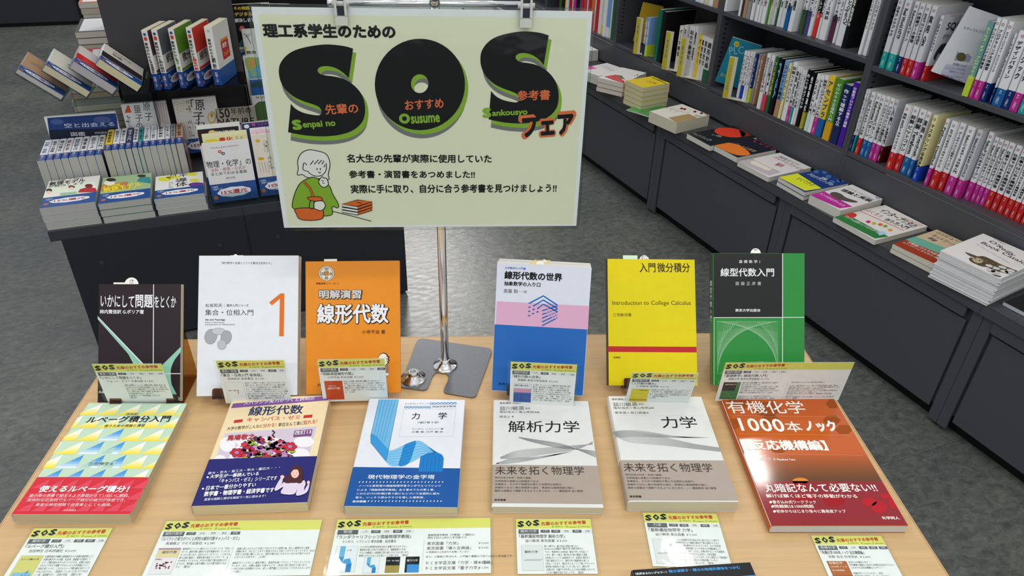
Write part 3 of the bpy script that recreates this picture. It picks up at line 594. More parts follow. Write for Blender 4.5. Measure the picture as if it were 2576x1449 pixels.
# L3 Landau
t = .0168
b, M = lying_book((-.1638, .6583), -2.78, w, h, t, 'flat white paperback with folded blue ribbon and blue band', front='#dfe3ea', page='#cfc2a0', band=(.068, '#1f559c'), rough=.3)
p = Print(M, o=(0, 0, t), F=c7)
rb = [(418, 92), (600, 92), (483, 665), (338, 490), (338, 440), (350, 380)]; p.poly([(418, 92), (600, 92), (505, 570), (483, 665), (340, 492), (337, 460), (340, 430)], '#6db4e0', 1); p.poly([(338, 455), (345, 405), (400, 440), (508, 560), (483, 665), (340, 492)], '#3a95d4', 2)
mid = smoothline([(500, 572), (560, 560), (640, 520), (700, 490), (760, 478), (810, 482), (880, 530), (950, 580)], 4)+smoothline([(940, 585), (880, 588), (800, 625), (720, 670), (640, 700), (580, 712), (520, 705), (483, 668)], 4)
p.poly(mid, '#7cc0ea', 3); p.poly(smoothline([(650, 520), (700, 495), (760, 478), (740, 560), (690, 685), (600, 708), (620, 620)], 3, True), '#1f86cc', 4)
p.poly(smoothline([(870, 530), (955, 582), (1000, 605), (1017, 640)], 4)+[(1005, 762), (782, 762), (802, 622), (870, 590), (930, 585)], '#1377c2', 5)
for k in range(1, 6):
    f = k/6; p.line([(418+182*f, 92), (345+160*f*.9, 430+120*f*.6)], .0002, '#10344e', 6); p.line([(802+210*f, 620-10*f), (782+222*f, 762)], .0002, '#0b2c4a', 6)
for e_ in ([(600, 92), (483, 665)], [(418, 92), (338, 440)], [(338, 490), (483, 668)]): p.line(e_, .0003, '#10344e', 6)
for k in range(0, 7):
    f = k/6; p.line(smoothline([(500-17*f, 572+96*f), (600-10*f, 540+155*f), (720, 487+180*f), (800+10*f, 480+140*f), (945-10*f, 580+6*f)], 4), .0002, '#10344e', 6)
p.text('ランダウ=リフシッツ', (655, 140), (880, 138), (656, 124), '#223', 1) if False else p.text('ランダウ=リフシッツ', (655, 140), (880, 138), (656, 124), '#202830', 1)
for k in range(8): p.disc(903+31*k, 130-.3*k, 15, 11, '#1a6fae', 1, 14); p.disc(903+31*k, 130, 9, 6, '#dfe3ea', 2, 12); p.disc(666+31*k, 163, 15, 11, '#1a6fae', 1, 14); p.disc(666+31*k, 163, 9, 6, '#dfe3ea', 2, 12)
p.text('理論物理学教程', (908, 167), (1130, 163), (908, 151), '#202830', 1); p.line([(650, 183), (1130, 178), (1104, 433), (600, 438)], .0002, '#404850', 1, closed=True)
p.text('力', (718, 275), (792, 275), (722, 215), '#16181a', 1, .015, 3); p.text('学', (965, 273), (1045, 272), (968, 212), '#16181a', 1, .015, 3); p.text('（増訂第３版）', (775, 315), (972, 313), (776, 296), '#202830', 1); p.text('ランダウ, リフシッツ 著', (722, 374), (1012, 372), (724, 358), '#202830', 1); p.text('広重 徹, 水戸 巌 訳', (720, 401), (1010, 400), (722, 384), '#202830', 1)
p.base = 8; wh = '#eef2f6'
p.text('現代物理学の金字塔', (310, 832), (932, 832), (320, 792), wh, 2, .012, 3)
for k in range(25):
    for yy, x0, n_ in ((860, 230, 25), (1037, 312, 22)):
        if k < n_: x = x0+32*k; p.poly([(x, yy+6), (x+7, yy-6), (x+17, yy-6), (x+10, yy+6)], wh, 2); p.poly([(x+8, yy+6), (x+14, yy-3), (x+22, yy-3), (x+17, yy+6)], '#1f559c', 3)
for s_, a, q, c_ in (('ノーベル賞受賞の理論物理学者ランダウとリフシッツ', 228, 990, 905), ('による『理論物理学教程』全９巻のうちの第１巻．', 215, 932, 942), ('このたび1973年増訂第３版にもとづいて全面的に組み', 208, 978, 977), ('替え，いっそう読みやすさを増した最新版．', 198, 838, 1013), ('東京図書', 170, 298, 1050)): p.text(s_, (a, c_), (q, c_-1), (a+6, c_-20), wh, 2, .008 if s_ != '東京図書' else .02)
p.done(b)
# L4, L5 grey white pair
def kikan(M, w, h, t, F, b, ttl, author, bx, wave):
    p = Print(M, o=(0, 0, t), F=F); dk = '#3c3c3c'
    for s_, q in bx: p.text(s_, *q, dk, 1)
    p.text(*ttl, '#1a1a1a', 1, .006, 3)
    wave(p)
    return p
b, M = lying_book((.0288, .6549), -2.61, w, h, .0125, 'flat white paperback with crossing grey wave and taupe band, left of its twin', front='#dcdddb', page='#cfc7ac', band=(.074, '#a89c90', .006), rough=.33)
def wave4(p):
    for k in range(22):
        f = k/21
        p.line(smoothline([(1540, 640-14*f), (1700, 640-75*f), (1950, 600-60*f), (2250, 555-40*f), (2395, 480+30*f)], 4), .00022, '#9c9fa0', 1+k % 2)
        p.line(smoothline([(1712, 440+8*f), (1850, 460+30*f), (2100, 500+45*f), (2260, 560-10*f), (2425, 630-60*f)], 4), .00022, '#8f9293', 1+k % 2)
        p.line(smoothline([(1500, 688-3*f), (1640, 685-45*f), (1900, 640-20*f), (2200, 575)], 4), .0002, '#a8abac', 1)
    p.line([(1530, 282), (2340, 292)], .00015, '#b0b0b0')
p = kikan(M, w, h, .0125, c7, b, ('解析力学', (1615, 395), (2280, 398), (1620, 288)), None, (('基幹講座 物理学', ((1535, 134), (1735, 134), (1535, 117))), ('益川敏英', ((1535, 192), (1765, 192), (1535, 155))), ('監修', ((1775, 183), (1818, 183), (1775, 167))), ('植松恒夫＋青山秀明', ((1533, 217), (1850, 220), (1533, 197))), ('編集', ((1858, 218), (1905, 218), (1858, 203))), ('畑浩之', ((1532, 262), (1632, 263), (1532, 240))), ('著', ((1645, 258), (1665, 258), (1645, 243)))), wave4)
p.base = 8
def band_txt(p, ttl, lines, pub):
    p.text('未来を拓く物理学', *ttl, '#3a322c', 1, 0, 3)
    for s_, a, q, c_, hh in lines: p.text(s_, (a, c_), (q, c_+3), (a, c_-hh), '#4a423a', 1)
    p.text('東京図書', *pub, '#2a241e', 1, .02)
KL = ('現代社会の科学・技術の基盤，', '文明発達の原動力は物理学である．', '本講座は，その中で物理学が果たす本質的な役割や，', '表層的ではない真の物理学の姿を，根源的な基礎理論を軸に，', '最新の話題まで理解できるようにまとめた．——講座監修 益川敏英')
band_txt(p, ((1492, 790), (2320, 792), (1495, 712)), [(KL[0], 1490, 1832, 827, 18), (KL[1], 1490, 1905, 858, 18), (KL[2], 1490, 2118, 888, 19), (KL[3], 1490, 2232, 919, 19), (KL[4], 1488, 2308, 949, 20)], ((1485, 1033), (1592, 1033), (1487, 1015))); p.done(b)
b, M = lying_book((.2094, .6517), -1.97, w, h, .019, 'flat white paperback with one grey wave and taupe band, right of its twin', front='#dcdddb', page='#cfc7ac', band=(.074, '#a89c90', .002), rough=.33, r=.004)
def wave5(p):
    for k in range(26):
        f = k/25
        p.line(smoothline([(122, 330+8*f), (250, 318+90*f), (480, 360+70*f), (750, 420+40*f), (965, 452+32*f)], 4), .00022, '#9a9d9e', 1+k % 2)
        p.line(smoothline([(130, 325+50*f), (330, 318+50*f), (600, 360+14*f), (875, 375)], 4), .00018, '#a8abac', 1)
    p.line([(145, 202), (830, 205)], .00015, '#b0b0b0')
p = kikan(M, w, h, .019, c8, b, ('力学', (518, 300), (795, 300), (516, 210)), None, (('基幹講座 物理学', ((122, 83), (290, 83), (122, 68))), ('益川敏英', ((133, 130), (325, 130), (133, 100))), ('監修', ((332, 120), (370, 120), (332, 108))), ('植松恒夫＋青山秀明', ((136, 152), (405, 152), (136, 134))), ('編集', ((410, 150), (450, 150), (410, 138))), ('篠本滋＋坂口英継', ((146, 189), (388, 190), (146, 170))), ('著', ((393, 188), (408, 188), (393, 175)))), wave5)
p.base = 8
band_txt(p, ((218, 640), (912, 643), (218, 572)), [(KL[0], 226, 515, 671, 15), (KL[1], 233, 585, 697, 16), (KL[2], 238, 768, 722, 16), (KL[3], 242, 868, 748, 16), (KL[4], 247, 936, 774, 17)], ((260, 842), (352, 842), (258, 825))); p.done(b)
# L6 organic chemistry
t = .0138; w6, h6 = .182, .257
b, M = lying_book((.3887, .6106), -1.89, w6, h6, t, 'large glossy orange and dark red workbook at the right end', front='#c2591c', spine='#b04a1a', page='#cfcdc8', rough=.09, r=.004)
p = Print(M, o=(0, 0, t), F=c8, clip=(.0015, .0005, w6-.0005, h6-.0005))
yb = p.uv(1800, 712)[1]; y1 = p.uv(1700, 500)[1]
p.rect(.002, .0005, w6-.0005, yb, '#8c1620', 2, .09); 
for k in range(16):
    a = yb+(y1-yb)*k/16; c_ = (int(96+(190-96)*(k/16)), int(56+(88-56)*(k/16)), int(18+(26-18)*k/16)); p.rect(.002, a, w6-.0005, yb+(y1-yb)*(k+1)/16, '#%02x%02x%02x' % c_, 1, .09)
def hexa(cx, cy, r, ry, col, L): p.disc(cx, cy, r, ry, col, L, 6)
for cx, cy, r, ry in ((1110, 95, 92, 58), (1330, 150, 110, 62), (1060, 265, 70, 45), (1350, 235, 75, 40), (1830, 240, 70, 42), (1925, 310, 70, 40), (1420, 470, 62, 26), (1300, 50, 80, 18), (1790, 55, 70, 14), (1840, 110, 55, 40)): hexa(cx, cy, r, ry, '#9a4a18', 1)
for x, y, r, ry in ((1585, 712, 62, 26),): p.disc(x, y, r, ry, '#d9852c', 2, 24)
for x, y, r, ry in ((2120, 875, 60, 34), (2200, 915, 62, 48), (2330, 880, 60, 50), (2250, 830, 40, 24), (1620, 845, 80, 28), (1850, 870, 85, 40), (1580, 750, 60, 24)): p.disc(x, y, r, ry, '#b3202a' if x > 2000 else '#9c1822', 3, 24)
wt = '#f4efe8'
for a, q in (((1015, 63), (1835, 75)), ((1078, 203), (1905, 213)), ((1112, 344), (1985, 357)), ((1180, 497), (2072, 512))): p.line([a, q], .0003, '#e8b890', 3)
p.text('有機化学', (1035, 186), (1643, 188), (1030, 88), wt, 4, .006, 3)
p.text('1000', (1130, 322), (1478, 330), (1112, 222), wt, 4, .02, 3, sp=.04); p.text('本', (1490, 330), (1615, 332), (1480, 248), wt, 4, .01, 3); p.text('ノック', (1640, 328), (1890, 330), (1632, 240), wt, 4, .05, 3)
p.text('【反応機構編】', (1180, 470), (1812, 476), (1165, 390), wt, 4, .035, 3); p.text('矢野将文', (1250, 555), (1365, 555), (1245, 528), wt, 4); p.text('著', (1378, 550), (1396, 550), (1376, 535), wt, 4); p.text('Masafumi Yano', (1407, 552), (1550, 553), (1405, 536), wt, 4, .015)
p.text('丸暗記なんて必要ない!!', (1320, 800), (2195, 796), (1312, 732), wt, 4, .018, 3); p.text('解けば解くほど電子の移動がわかる', (1325, 842), (2035, 845), (1322, 812), wt, 4, .015)
for s_, a, q, c_ in (('書き込み式ワークブック', 1375, 1712, 888), ('問題数は1000問超', 1390, 1695, 922), ('初歩からはじまり徐々に難易度アップ', 1405, 1945, 960)): p.text(s_, (a, c_), (q, c_), (a-3, c_-26), wt, 4, .015); p.disc(a-20, c_-12, 11, 10, wt, 4, 14)
p.text('化学同人', (2225, 1010), (2362, 1012), (2222, 986), wt, 4, .025); p.done(b)
# book lying at the bottom edge of the picture
pa, pb_ = at(1588, 1434, TZ+.02), at(1888, 1414.3, TZ+.02); X = (pb_-pa).normalized(); Y = Vector((-X.y, X.x, 0)); wb = .148; o = pa-Y*.21; o.z = TZ+.0004
M = frame(o, X, Y, Vector((0, 0, 1)))
b = book(M, wb, .21, .0195, 'black and blue paperback cut off by the bottom edge of the picture', 'featured textbooks lying flat', front='#17191d', page='#d8cfb6', rough=.3)
p = Print(M, o=(0, 0, .0195), F=c8); p.text('〈定評あるロングセラー〉', (303, 1443), (552, 1428), (302, 1424), '#e8e8ec', 1, .02); p.text('微分演算子・積分の物理的意味をつかむ', (566, 1426), (1122, 1394), (564, 1402), '#4a9ad8', 1, .025)
x0 = p.uv(990, 1428)[0]; p.put([(x0, .02), (wb-.0005, .02), (wb-.0005, .21-.018), (x0, .21-.018)], [(0, 1, 2, 3)], '#3f8fd8', 1); p.rect(.001, .02, x0, .21-.018, '#1d2b44', 0); p.done(b)
# ---------------------------------------------------------------- laminated recommendation cards
TABS = ('入門', '応用', '問題', '解説', '試験')
def card(M, topic, tabs, title, author, lines, label, group, double=None, cw=.099, chh=.083, thumb=None, lam=True):
    k = cw/.099 if not double else chh/.083
    root = empty('recommendation_card', M, label, 'card', group)
    mb = MB(); mb.box(0, cw, 0, chh, 0, .0002, mat('#f2f2f2', .6, 0, 'cover')); mb.build('paper', root)
    mb = MB(); pr = rounded([(-.004, -.003), (cw+.004, -.003), (cw+.004, chh+.003), (-.004, chh+.003)], .003)
    mb.prism([(x, y, .0012) for x, y in pr], (0, 0, .0001), FILM); mb.build('laminate_film', root)
    p = Print(M, o=(0, 0, .0002)); u = lambda a: a*.099*k; v = lambda a: chh-(1-a)*.083*k
    p.rect(0, v(.815), cw, chh-.0002, '#e2e070', 0)
    for i, (c_, x) in enumerate((('S', .02), ('O', .125), ('S', .225))):
        y = v(.845+.012*i)
        for dx, dy, cc, L, bo in ((.006, -.014, '#8a8f86', 1, .035), (0, 0, '#17181a', 2, .05)):
            V, Fc, tw, th_ = string(c_, bo, 1); sw, sh = u(.085), .083*k*.115
            p.put([(u(x+dx)+q[0]/tw*sw, y+dy*.06+q[1]/th_*sh, q[2]) for q in V], Fc, cc, L)
    p.at('先輩のおすすめ参考書', u(.335), v(.868), .0062*k, '#c8522a', 1, .035, 2, w=u(.60), ang=.045)
    for s_, x in (('S', .475), ('O', .655), ('S', .82)): p.at(s_, u(x), v(.832), .0042*k, '#7fae35', 1, .05)
    for s_, x, ww in (('enpai no', .512, .11), ('susume', .70, .10), ('ankousyo', .857, .125)): p.at(s_, u(x), v(.833+.0), .0030*k, '#7fae35', 1, .03, 1, w=u(ww))
    p.rect(u(.03), v(.715), u(.295), v(.80), '#626468', 1); p.at(topic, u(.1625), v(.735), .0052*k, '#e8e8e8', 2, .0, 1, w=u(min(.21, .055*len(topic))), align='c')
    for i in range(5):
        x = .32+.14*i
        p.rect(u(x), v(.735), u(x+.12), v(.79), '#626468' if tabs[i] else '#b8babc', 1)
        if not tabs[i]: p.rect(u(x)+.0002, v(.735)+.0002, u(x+.12)-.0002, v(.79)-.0002, '#ececec', 2)
        p.at(TABS[i], u(x+.06), v(.747), .0031*k, '#e4e4e4' if tabs[i] else '#303030', 3, 0, 1, align='c')
    p.at('『'+title+'』', u(.035), v(.632), .0062*k, '#38383a', 1, .008, 2, w=min(u(.052*len(title)+.06), u(.60) if not double else u(.98)))
    p.at(author, u(.115), v(.556), .0047*k, '#38383a', 1, 0, 1, w=u(.034*len(author)))
    n = max(map(len, lines)) if lines else 1
    for i, s_ in enumerate(lines):
        p.at(s_, u(.355), v(.462-.052*i), .0037*k, '#3a3a3c', 1, 0, 1, w=u(.62)*sum(adv(c) for c in s_)/max(sum(adv(c) for c in q) for q in lines))
    if double: double(p, u, v)
    th = (u(.065), v(.08), u(.27), v(.41)*1)
    if thumb: thumb(p, u(.06), v(.05), u(.33), v(.50))
    p.done(root)
    return root
def plate(p, x0, y0, x1, y1, base, bands, txt=None, tc='#222222'):
    p.rect(x0-.0002, y0-.0002, x1+.0002, y1+.0002, '#9a9a9a', 1); p.rect(x0, y0, x1, y1, base, 2); H = y1-y0; W3_ = x1-x0
    for a, b, c, d, col in bands: p.rect(x0+W3_*a, y0+H*b, x0+W3_*c, y0+H*d, col, 3)
    for s_, fx, fy, sz, cc in (txt or ()): p.at(s_, x0+W3_*fx, y0+H*fy, sz, cc, 4, .01, 1)
T1 = lambda p, a, b, c, d: plate(p, a, b, c, d, '#f0f0f0', [], [('1', .6, .4, .009, '#d97228'), ('集合・位相入門', .1, .55, .0022, '#333333')])
T3 = lambda p, a, b, c, d: plate(p, a, b, c, d, '#cf4a26', [], [('線形代数', .14, .55, .0048, '#f0e8e0'), ('明解演習', .2, .7, .003, '#e0c0b0')])
T4 = lambda p, a, b, c, d: plate(p, a, b, c, d, '#e8e8f0', [(0, 0, 1, .52, '#3f5fa8'), (0, .52, 1, .74, '#d79ab8')], [('線形代数の世界', .05, .86, .0030, '#222222')])
T5 = lambda p, a, b, c, d: plate(p, a, b, c, d, '#e2cf2a', [(0, .22, 1, .26, '#a03020')], [('入門微分積分', .35, .88, .0026, '#4a3a10')])
T6 = lambda p, a, b, c, d: plate(p, a, b, c, d, '#3f7a48', [(0, .5, .78, 1, '#1e1e1e')], [('線型代数入門', .12, .84, .0028, '#e0e0e0')])
front = ''
def stand_card(pxl, pxr, ypl, dpt, w_, h_, ang=0.0, lean=-1.0, z=TZ+.0008):
    """card standing on the table before a book; left foot under photo point pxl"""
    a = R_(ang); X = Vector((cos(a), sin(a), 0)); D = Vector((-sin(a), cos(a), 0)); l = R_(lean); Y = Vector((0, 0, cos(l)))+D*sin(l)
    tl = hitp(pxl, ypl, Vector((0, dpt, 0)), D)
    return frame((tl.x-(Y*h_).x, tl.y, z+.0105), X, Y, X.cross(Y))
G1 = 'recommendation cards leaning on the standing books'
card(stand_card(238.8, 0, 919.3, .862, .099, .083, -1.0, -4), '集合・位相', (1, 0, 0, 0, 0), 'いかにして問題をとくか', 'ジョージ・ポリア 丸善出版 ￥1,500', ['数学の問題をもとにして、問題の見方、解決の手法、右', '口を見つけるための思考法を解説しています。意外と見', '落としがちな「問題は何か」という問いかけが印象に残り', 'ます。数学に限らず様々な場面で応用可能ですので、', '大学生活全般に役立つと思います。', '※副読本として「実践活用編」もあります。', '（理2年）'], 'laminated card in front of the dark brown paperback', G1)
card(stand_card(540.6, 0, 900, .866, .099, .083, -.5, 0), '集合・位相', (1, 0, 0, 1, 0), '集合・位相入門 新装版', '松坂和夫 岩波書店 ￥2,600', ['友人が「この本はとても良い」と言っていたのをきっかけに', '出会いました。読んでみてまず感じることは、著者の親切', 'さ、きちんとした日本語できちんとした説明が書かれてい', 'ます。「証明の細部まで丁寧に記述している」ということに', 'ついても、数学書の中でトップクラスです。このような特徴', 'を有した本なので、誤植はほとんどないですし、習った命', '題・論理の飛躍は皆無です。この本を精読すれば、集', '合論と位相空間の正しい理解が得られ、数学を学ぶ上', 'で大きな武器になるでしょう。（理3年）'], 'laminated card in front of the large white paperback', G1, thumb=T1)
card(stand_card(796, 0, 893.8, .871, .099, .083, .5, -.5), '線形代数学', (1, 0, 0, 0, 1), '明解演習線形代数', '小寺平治 共立出版 ￥2,200', ['自分は１年後期、線形代数の講義には、実はほとんど', '出席していませんでした。が、この本を使って勉強したとこ', 'ろ、試験では良い成績をとることができました。だれかの', '講義を受けている感覚で勉強できたのが大きかったと思', 'います。二色刷りで見やすく、テスト勉強も楽しくできまし', 'た。（工3年）'], 'laminated card in front of the orange paperback', G1, thumb=T3)
card(stand_card(1285.4, 0, 891.9, .864, .099, .083, -5.5, -.5), '線形代数学', (0, 1, 0, 0, 0), '線形代数の世界', '斎藤毅 東京大学出版会 ￥2,600', ['この本は「ワールド」という通称を持つ線形代数の参考', '書です。線形代数の入門書からさらに一歩進んで、双', '対空間、商空間、テンソル積などの抽象的な話題に重', '点が置かれています。そのため、基本的なところから書か', 'れてはいるものの、他の線形代数に関する本と比べると', 'レベルは若干高めです。「定義」「定理」と同じようなノリ', 'で出てくる筆者の「余談」にも興味深いことがたくさん書か', 'れており、買って絶対に損はしない１冊です。（理4年）'], 'laminated card in front of the white, pink and blue paperback', G1, thumb=T4)
card(stand_card(1585.7, 0, 901, .864, .099, .083, -3, -14), '微分積分学', (1, 0, 0, 0, 0), '入門微分積分', '三宅敏恒 培風館 ￥2,100', ['微分積分の本は数多く出回っているが、これほどコンパク', 'トな物は数少ない。例題が豊富でしかも解説もしっかり', 'しているので、読んで理解できない部分はほとんどないと', '思う。例題が理解できれば、章末問題で解けない問もな', 'く、本番を問う類題が多い。', '（工3年）'], 'laminated card in front of the bright yellow paperback', G1, thumb=T5)
def dbl6(p, u, v):
    p.line([(u(1.08), v(.50)), (u(1.08), v(.05))], .0002, '#8a8a8a', px=False)
    for i, s_ in enumerate(('＜数学を本気でやる人のための線形代数の参考書！＞', '', 'この本は、線形代数をツールとして扱うのが初頭の教科書とは違い、集合と', '写像の話から始まります。さらに、一つ一つの定理に確実な証明が与えてあり、', '線形代数の本質にせまる参考書という印象を受けます。', 'そのため少し体力がいるかもしれませんが、これを全て理解すれば抽象次元の', '線形代数に関しては向かうところ敵なしです。', '数学科生が2年次に学ぶジョルダン標準形や、関数解析の入門的な部分', 'などもあり…', '歴史のある参考書であり、親子二代で愛用しているという人も、長く愛されて', 'います。（理4年）')):
        if s_: p.at(s_, u(1.12), v(.47-.043*i), .0034, '#3a3a3c', 1, 0, 1, w=u(.83)*len(s_)/36)
card(stand_card(1824.5, 0, 894, .862, .199, .083, -1, -5), '線形代数学', (1, 0, 0, 0, 0), '基礎数学1 線型代数入門', '齋藤正彦 東京大学出版会 ￥1,900', ['個別の割に内容が豊富です。単因子論を使った線型代', '数の本は少ないと思います。', '自分は知識を得たいなら、この本に書いてあることは最', '低限必須です。この本を1年生の5月頃から読み始め、', '本当に理解できたと思ったのは翌年の1月ぐらいでしたが、', '時間をかけて読む価値は充分あります。（工2年）', '', '説明がきちんとしていて教科書としても使えますし', '索引が詳しいので、困った時にも役立ちます。（理2年）'], 'wide laminated card in front of the green and black hardcover', G1, double=dbl6, cw=.199, thumb=T6)
G2 = 'recommendation cards lying on the table'
def flat_card(px, py, ang, w_, h_):
    a = R_(ang); X = Vector((cos(a), sin(a), 0)); Y = Vector((-sin(a), cos(a), 0)); tl = at(px, py, TZ+.0008); return frame(tl-Y*h_, X, Y, Vector((0, 0, 1)))
def TL1(p, a, b, c, d):
    plate(p, a, b, c, d, '#d9d27a', [(.1, 0, .9, .35, '#8ac0dc')], [('ルベーグ積分入門', .1, .82, .0026, '#222222')])
    for i in range(5):
        for j in range(3-abs(i-3)): p.put([(a+(c-a)*(.12+.16*i), b+(d-b)*.16*j), (a+(c-a)*(.26+.16*i), b+(d-b)*.16*j), (a+(c-a)*(.26+.16*i), b+(d-b)*(.16*j+.13))], [(0, 1, 2)], '#3f8fc4', 4)
card(flat_card(85+4/3.09, 1329.5, -1.6, .098, .083), '解析学', (1, 0, 1, 1, 0), 'ルベーグ積分入門', '吉田伸生 日本評論社 ￥3,600', ['計算実用的で親解な測度論まわりの知識を最低限にとど', 'め積分論を学べる良書。私自身、測度論では挫折して', 'ルベーグ積分論をあきらめていたのだが、本書に出会え', 'たおかげで今まで理解できなかったのが不思議なぐらい', '内容が身についた。これからルベーグ積分論を学ぼうとす', 'る人にはもちろん、一度挫折してしまった人にもすすめた', 'い一冊。演習書も多く、自習が可能。（理修士1年）'], 'laminated card below the flat green and yellow triangle paperback', G2, cw=.098, thumb=TL1)
def TL2(p, a, b, c, d): 
    plate(p, a, b, c, d, '#ece6ea', [(0, .93, 1, 1, '#b890a8'), (0, .62, 1, .93, '#e8d4a4')], [('線形代数', .22, .78, .0045, '#2a3a6a'), ('馬場敬之', .05, .53, .0022, '#b3262c')])
    for i in range(24): p.disc(a+(c-a)*(.2+.65*rnd.random()), b+(d-b)*(.2+.25*rnd.random()), .0012, .001, '#8a2848', 4, 8, px=False)
def dbl2(p, u, v):
    p.line([(u(.98), v(.53)), (u(.98), v(.04))], .0002, '#8a8a8a', px=False)
    for i, s_ in enumerate(('読者に話しかけるような感じで分かりやすい説明の後、詳しい解答付きの演習', '問題があり、学んだことをすぐ実践できるので身につきやすくなっています。私は1', '年生の12月頃に購入しました。線形代数が全く分からない人がまず取りかかる', 'にはベストな本です。（工4年）', '', '抽象的でとっつきにくい線形代数に、具体例を通じてやさしくアプローチしてくれ', 'ています。また、計算の演習にも使えるので、1年次に特に有効だと思います。', 'この本で大体の全体像をつかみ、詳しい専門書にとりかかることをオススメします。', '（理2年）')):
        if s_: p.at(s_, u(1.03), v(.455-.05*i), .0037, '#3a3a3c', 1, 0, 1, w=u(.95)*len(s_)/37)
card(flat_card(419.1, 1311.8, -1.2, .199, .083), '線形代数学', (1, 0, 0, 0, 1), 'スバラシク実力がつくと評判の線形代数キャンパス・ゼミ', '馬場敬之 マセマ出版社 ￥2,380', ['高校時代についつい疎かになってしまっていた「行列」の', 'せいで、線形代数に最初から苦手意識を持ってしまう人', 'もいると思います。自分もその一人でした。この本では、', '語り口調の解説と、問題を解き進めていく中で「今、自', '分が何をしているのか」が分かる懇切丁寧な説明が示さ', 'れており、数学嫌いな君も理解しながら解き進められま', 'すよ！（農3年）'], 'wide laminated card below the navy banded apple paperback', G2, double=dbl2, cw=.199, thumb=TL2)
def rib(p, a, b, c, d):
    plate(p, a, b, c, d, '#e9ecf2', [(.18, .55, .42, 1, '#6db4e0'), (.58, 0, .82, .3, '#2f80c8')], [])
    X = lambda f: a+(c-a)*f; Y = lambda f: b+(d-b)*f
    p.put([(X(.18), Y(.56)), (X(.42), Y(.56)), (X(.38), Y(.36))], [(0, 2, 1)], '#3a95d4', 3); p.put([(X(.38), Y(.36)), (X(.45), Y(.48)), (X(.70), Y(.52)), (X(.82), Y(.3)), (X(.58), Y(.3))], [(0, 4, 3, 2, 1)], '#4aa0dc', 4)
def TL3(p, a, b, c, d): rib(p, a, b+.0, c, d); p.at('力 学', a+(c-a)*.5, b+(d-b)*.8, .0026, '#222222', 4)
def dbl3(p, u, v):
    rib(p, u(.43), v(.03), u(.62), v(.30)); plate(p, u(.70), v(.03), u(.87), v(.30), '#20262c', [(0, 0, 1, .45, '#a89450')], [('力学・場の理論', .04, .7, .0022, '#e8e8e8')]); plate(p, u(.94), v(.03), u(1.11), v(.30), '#17191f', [(.15, 0, 1, .5, '#3f8fd8')], [('量子力学', .1, .68, .0034, '#e8e8e8')])
    p.line([(u(1.15), v(.60)), (u(1.15), v(.05))], .0002, '#8a8a8a', px=False)
    for s_, x, y, sz in (('理論物理学教程（大教程）の翻訳は、', 1.19, .665, .0040), ('現在下記の2点が入手可能です。', 1.19, .615, .0040), ('東京図書『力学』', 1.19, .50, .0058), ('東京図書『場の古典論』', 1.19, .415, .0058), ('※英語版は上記以外も在庫しています。', 1.19, .36, .0034), ('また、小教程と呼ばれる、入門編の書籍は下記の2点が入手可能です。', 1.19, .275, .0038), ('ちくま学芸文庫『力学・場の理論』', 1.19, .155, .0058), ('ちくま学芸文庫『量子力学』', 1.19, .065, .0058)): p.at(s_, u(x), v(y), sz*.93, '#38383a', 1, 0, 1)
    for s_, y in (('￥2,000', .505), ('￥3,000', .42), ('￥1,500', .16), ('￥1,700', .07)): p.at(s_, u(1.97), v(y), .0042, '#38383a', 1, 0, 1, align='r')
card(flat_card(849.6, 1307.5, -1.15, .199, .0835), '物理', (0, 1, 0, 1, 0), 'ランダウ＝リフシッツ理論物理学教程', 'ランダウ、リフシッツ 東京図書、岩波書店', ['ランダウは物理学全体を充分に俯瞰できただけでなく、', '教育的才感にも長けた学者なので、理論物理などを志', 'すなら大教程に一度真剣に取り組んでみてはと思います。', '物理のオモシロセンスが身につくと思います。（理4年）'], 'wide laminated card with four tiny covers below the blue ribbon paperback', G2, double=dbl3, cw=.199, chh=.0835, thumb=TL3)
TW = lambda s_: (lambda p, a, b, c, d: (plate(p, a, b, c, d, '#e4e4e6', [(.1, .38, .9, .42, '#b8babc'), (.2, .42, 1, .45, '#c8cacc')], [(s_, .15 if len(s_) > 2 else .55, .68, .0042 if len(s_) > 2 else .005, '#44484a')])))
card(flat_card(1297.6, 1306.1, -1.9, .0985, .083), '解析力学', (1, 1, 0, 1, 0), '基幹講座物理学 解析力学', '益川敏英 東京図書 ￥3,000', ['第1〜8章では、最小作用の原理の導入から', 'Hamilton-Jacobi理論まで解析力学の要所を押さえ', 'ており、物理学科の必修科目「解析力学Ⅰ」を包含して', 'います。第9〜11章は、微分形式や場の理論など高度', 'な内容になっていて上級者向きです。全体的に簡潔かつ', '丁寧に解説されていて、解析力学の理論体系の美しさ', 'が伝わってきます。要点がまとまっていて使いやすいので、', '既学者の復習用にも適していると思います。解析力学', '（古典力学）は量子力学を学ぶ上で大切な基礎になるので、', 'この本で理解を深めてほしいです。（理4年）'], 'small laminated card below the crossing grey wave paperback', G2, cw=.0985, thumb=TW('解析力学'))
card(flat_card(1616.6, 1290.2, -3.0, .099, .083), '力学', (1, 1, 0, 1, 0), '基幹講座物理学 力学', '益川敏英 東京図書 ￥3,000', ['この本は物理学を学び始める人に読んでほしい1冊です。', '物理学を学ぶ上で重要な概念が丁寧に説明されており、', '力学に必要な数学もまとめられています。なので初学者', 'に優しく、高校卒業したての1年生でも予備知識なしで', '読めると思います。さらに、多様な例やユニークな演習問', '題、好奇心をそそるコラムがあり、力学を直感', '的に理解しやすくなっています。さらに発展として相対論や', '自励振動、相互同期などの内容が載っているの', 'で、是非一読してほしいです。（理2年）'], 'small laminated card below the single grey wave paperback', G2, thumb=TW('力学'))
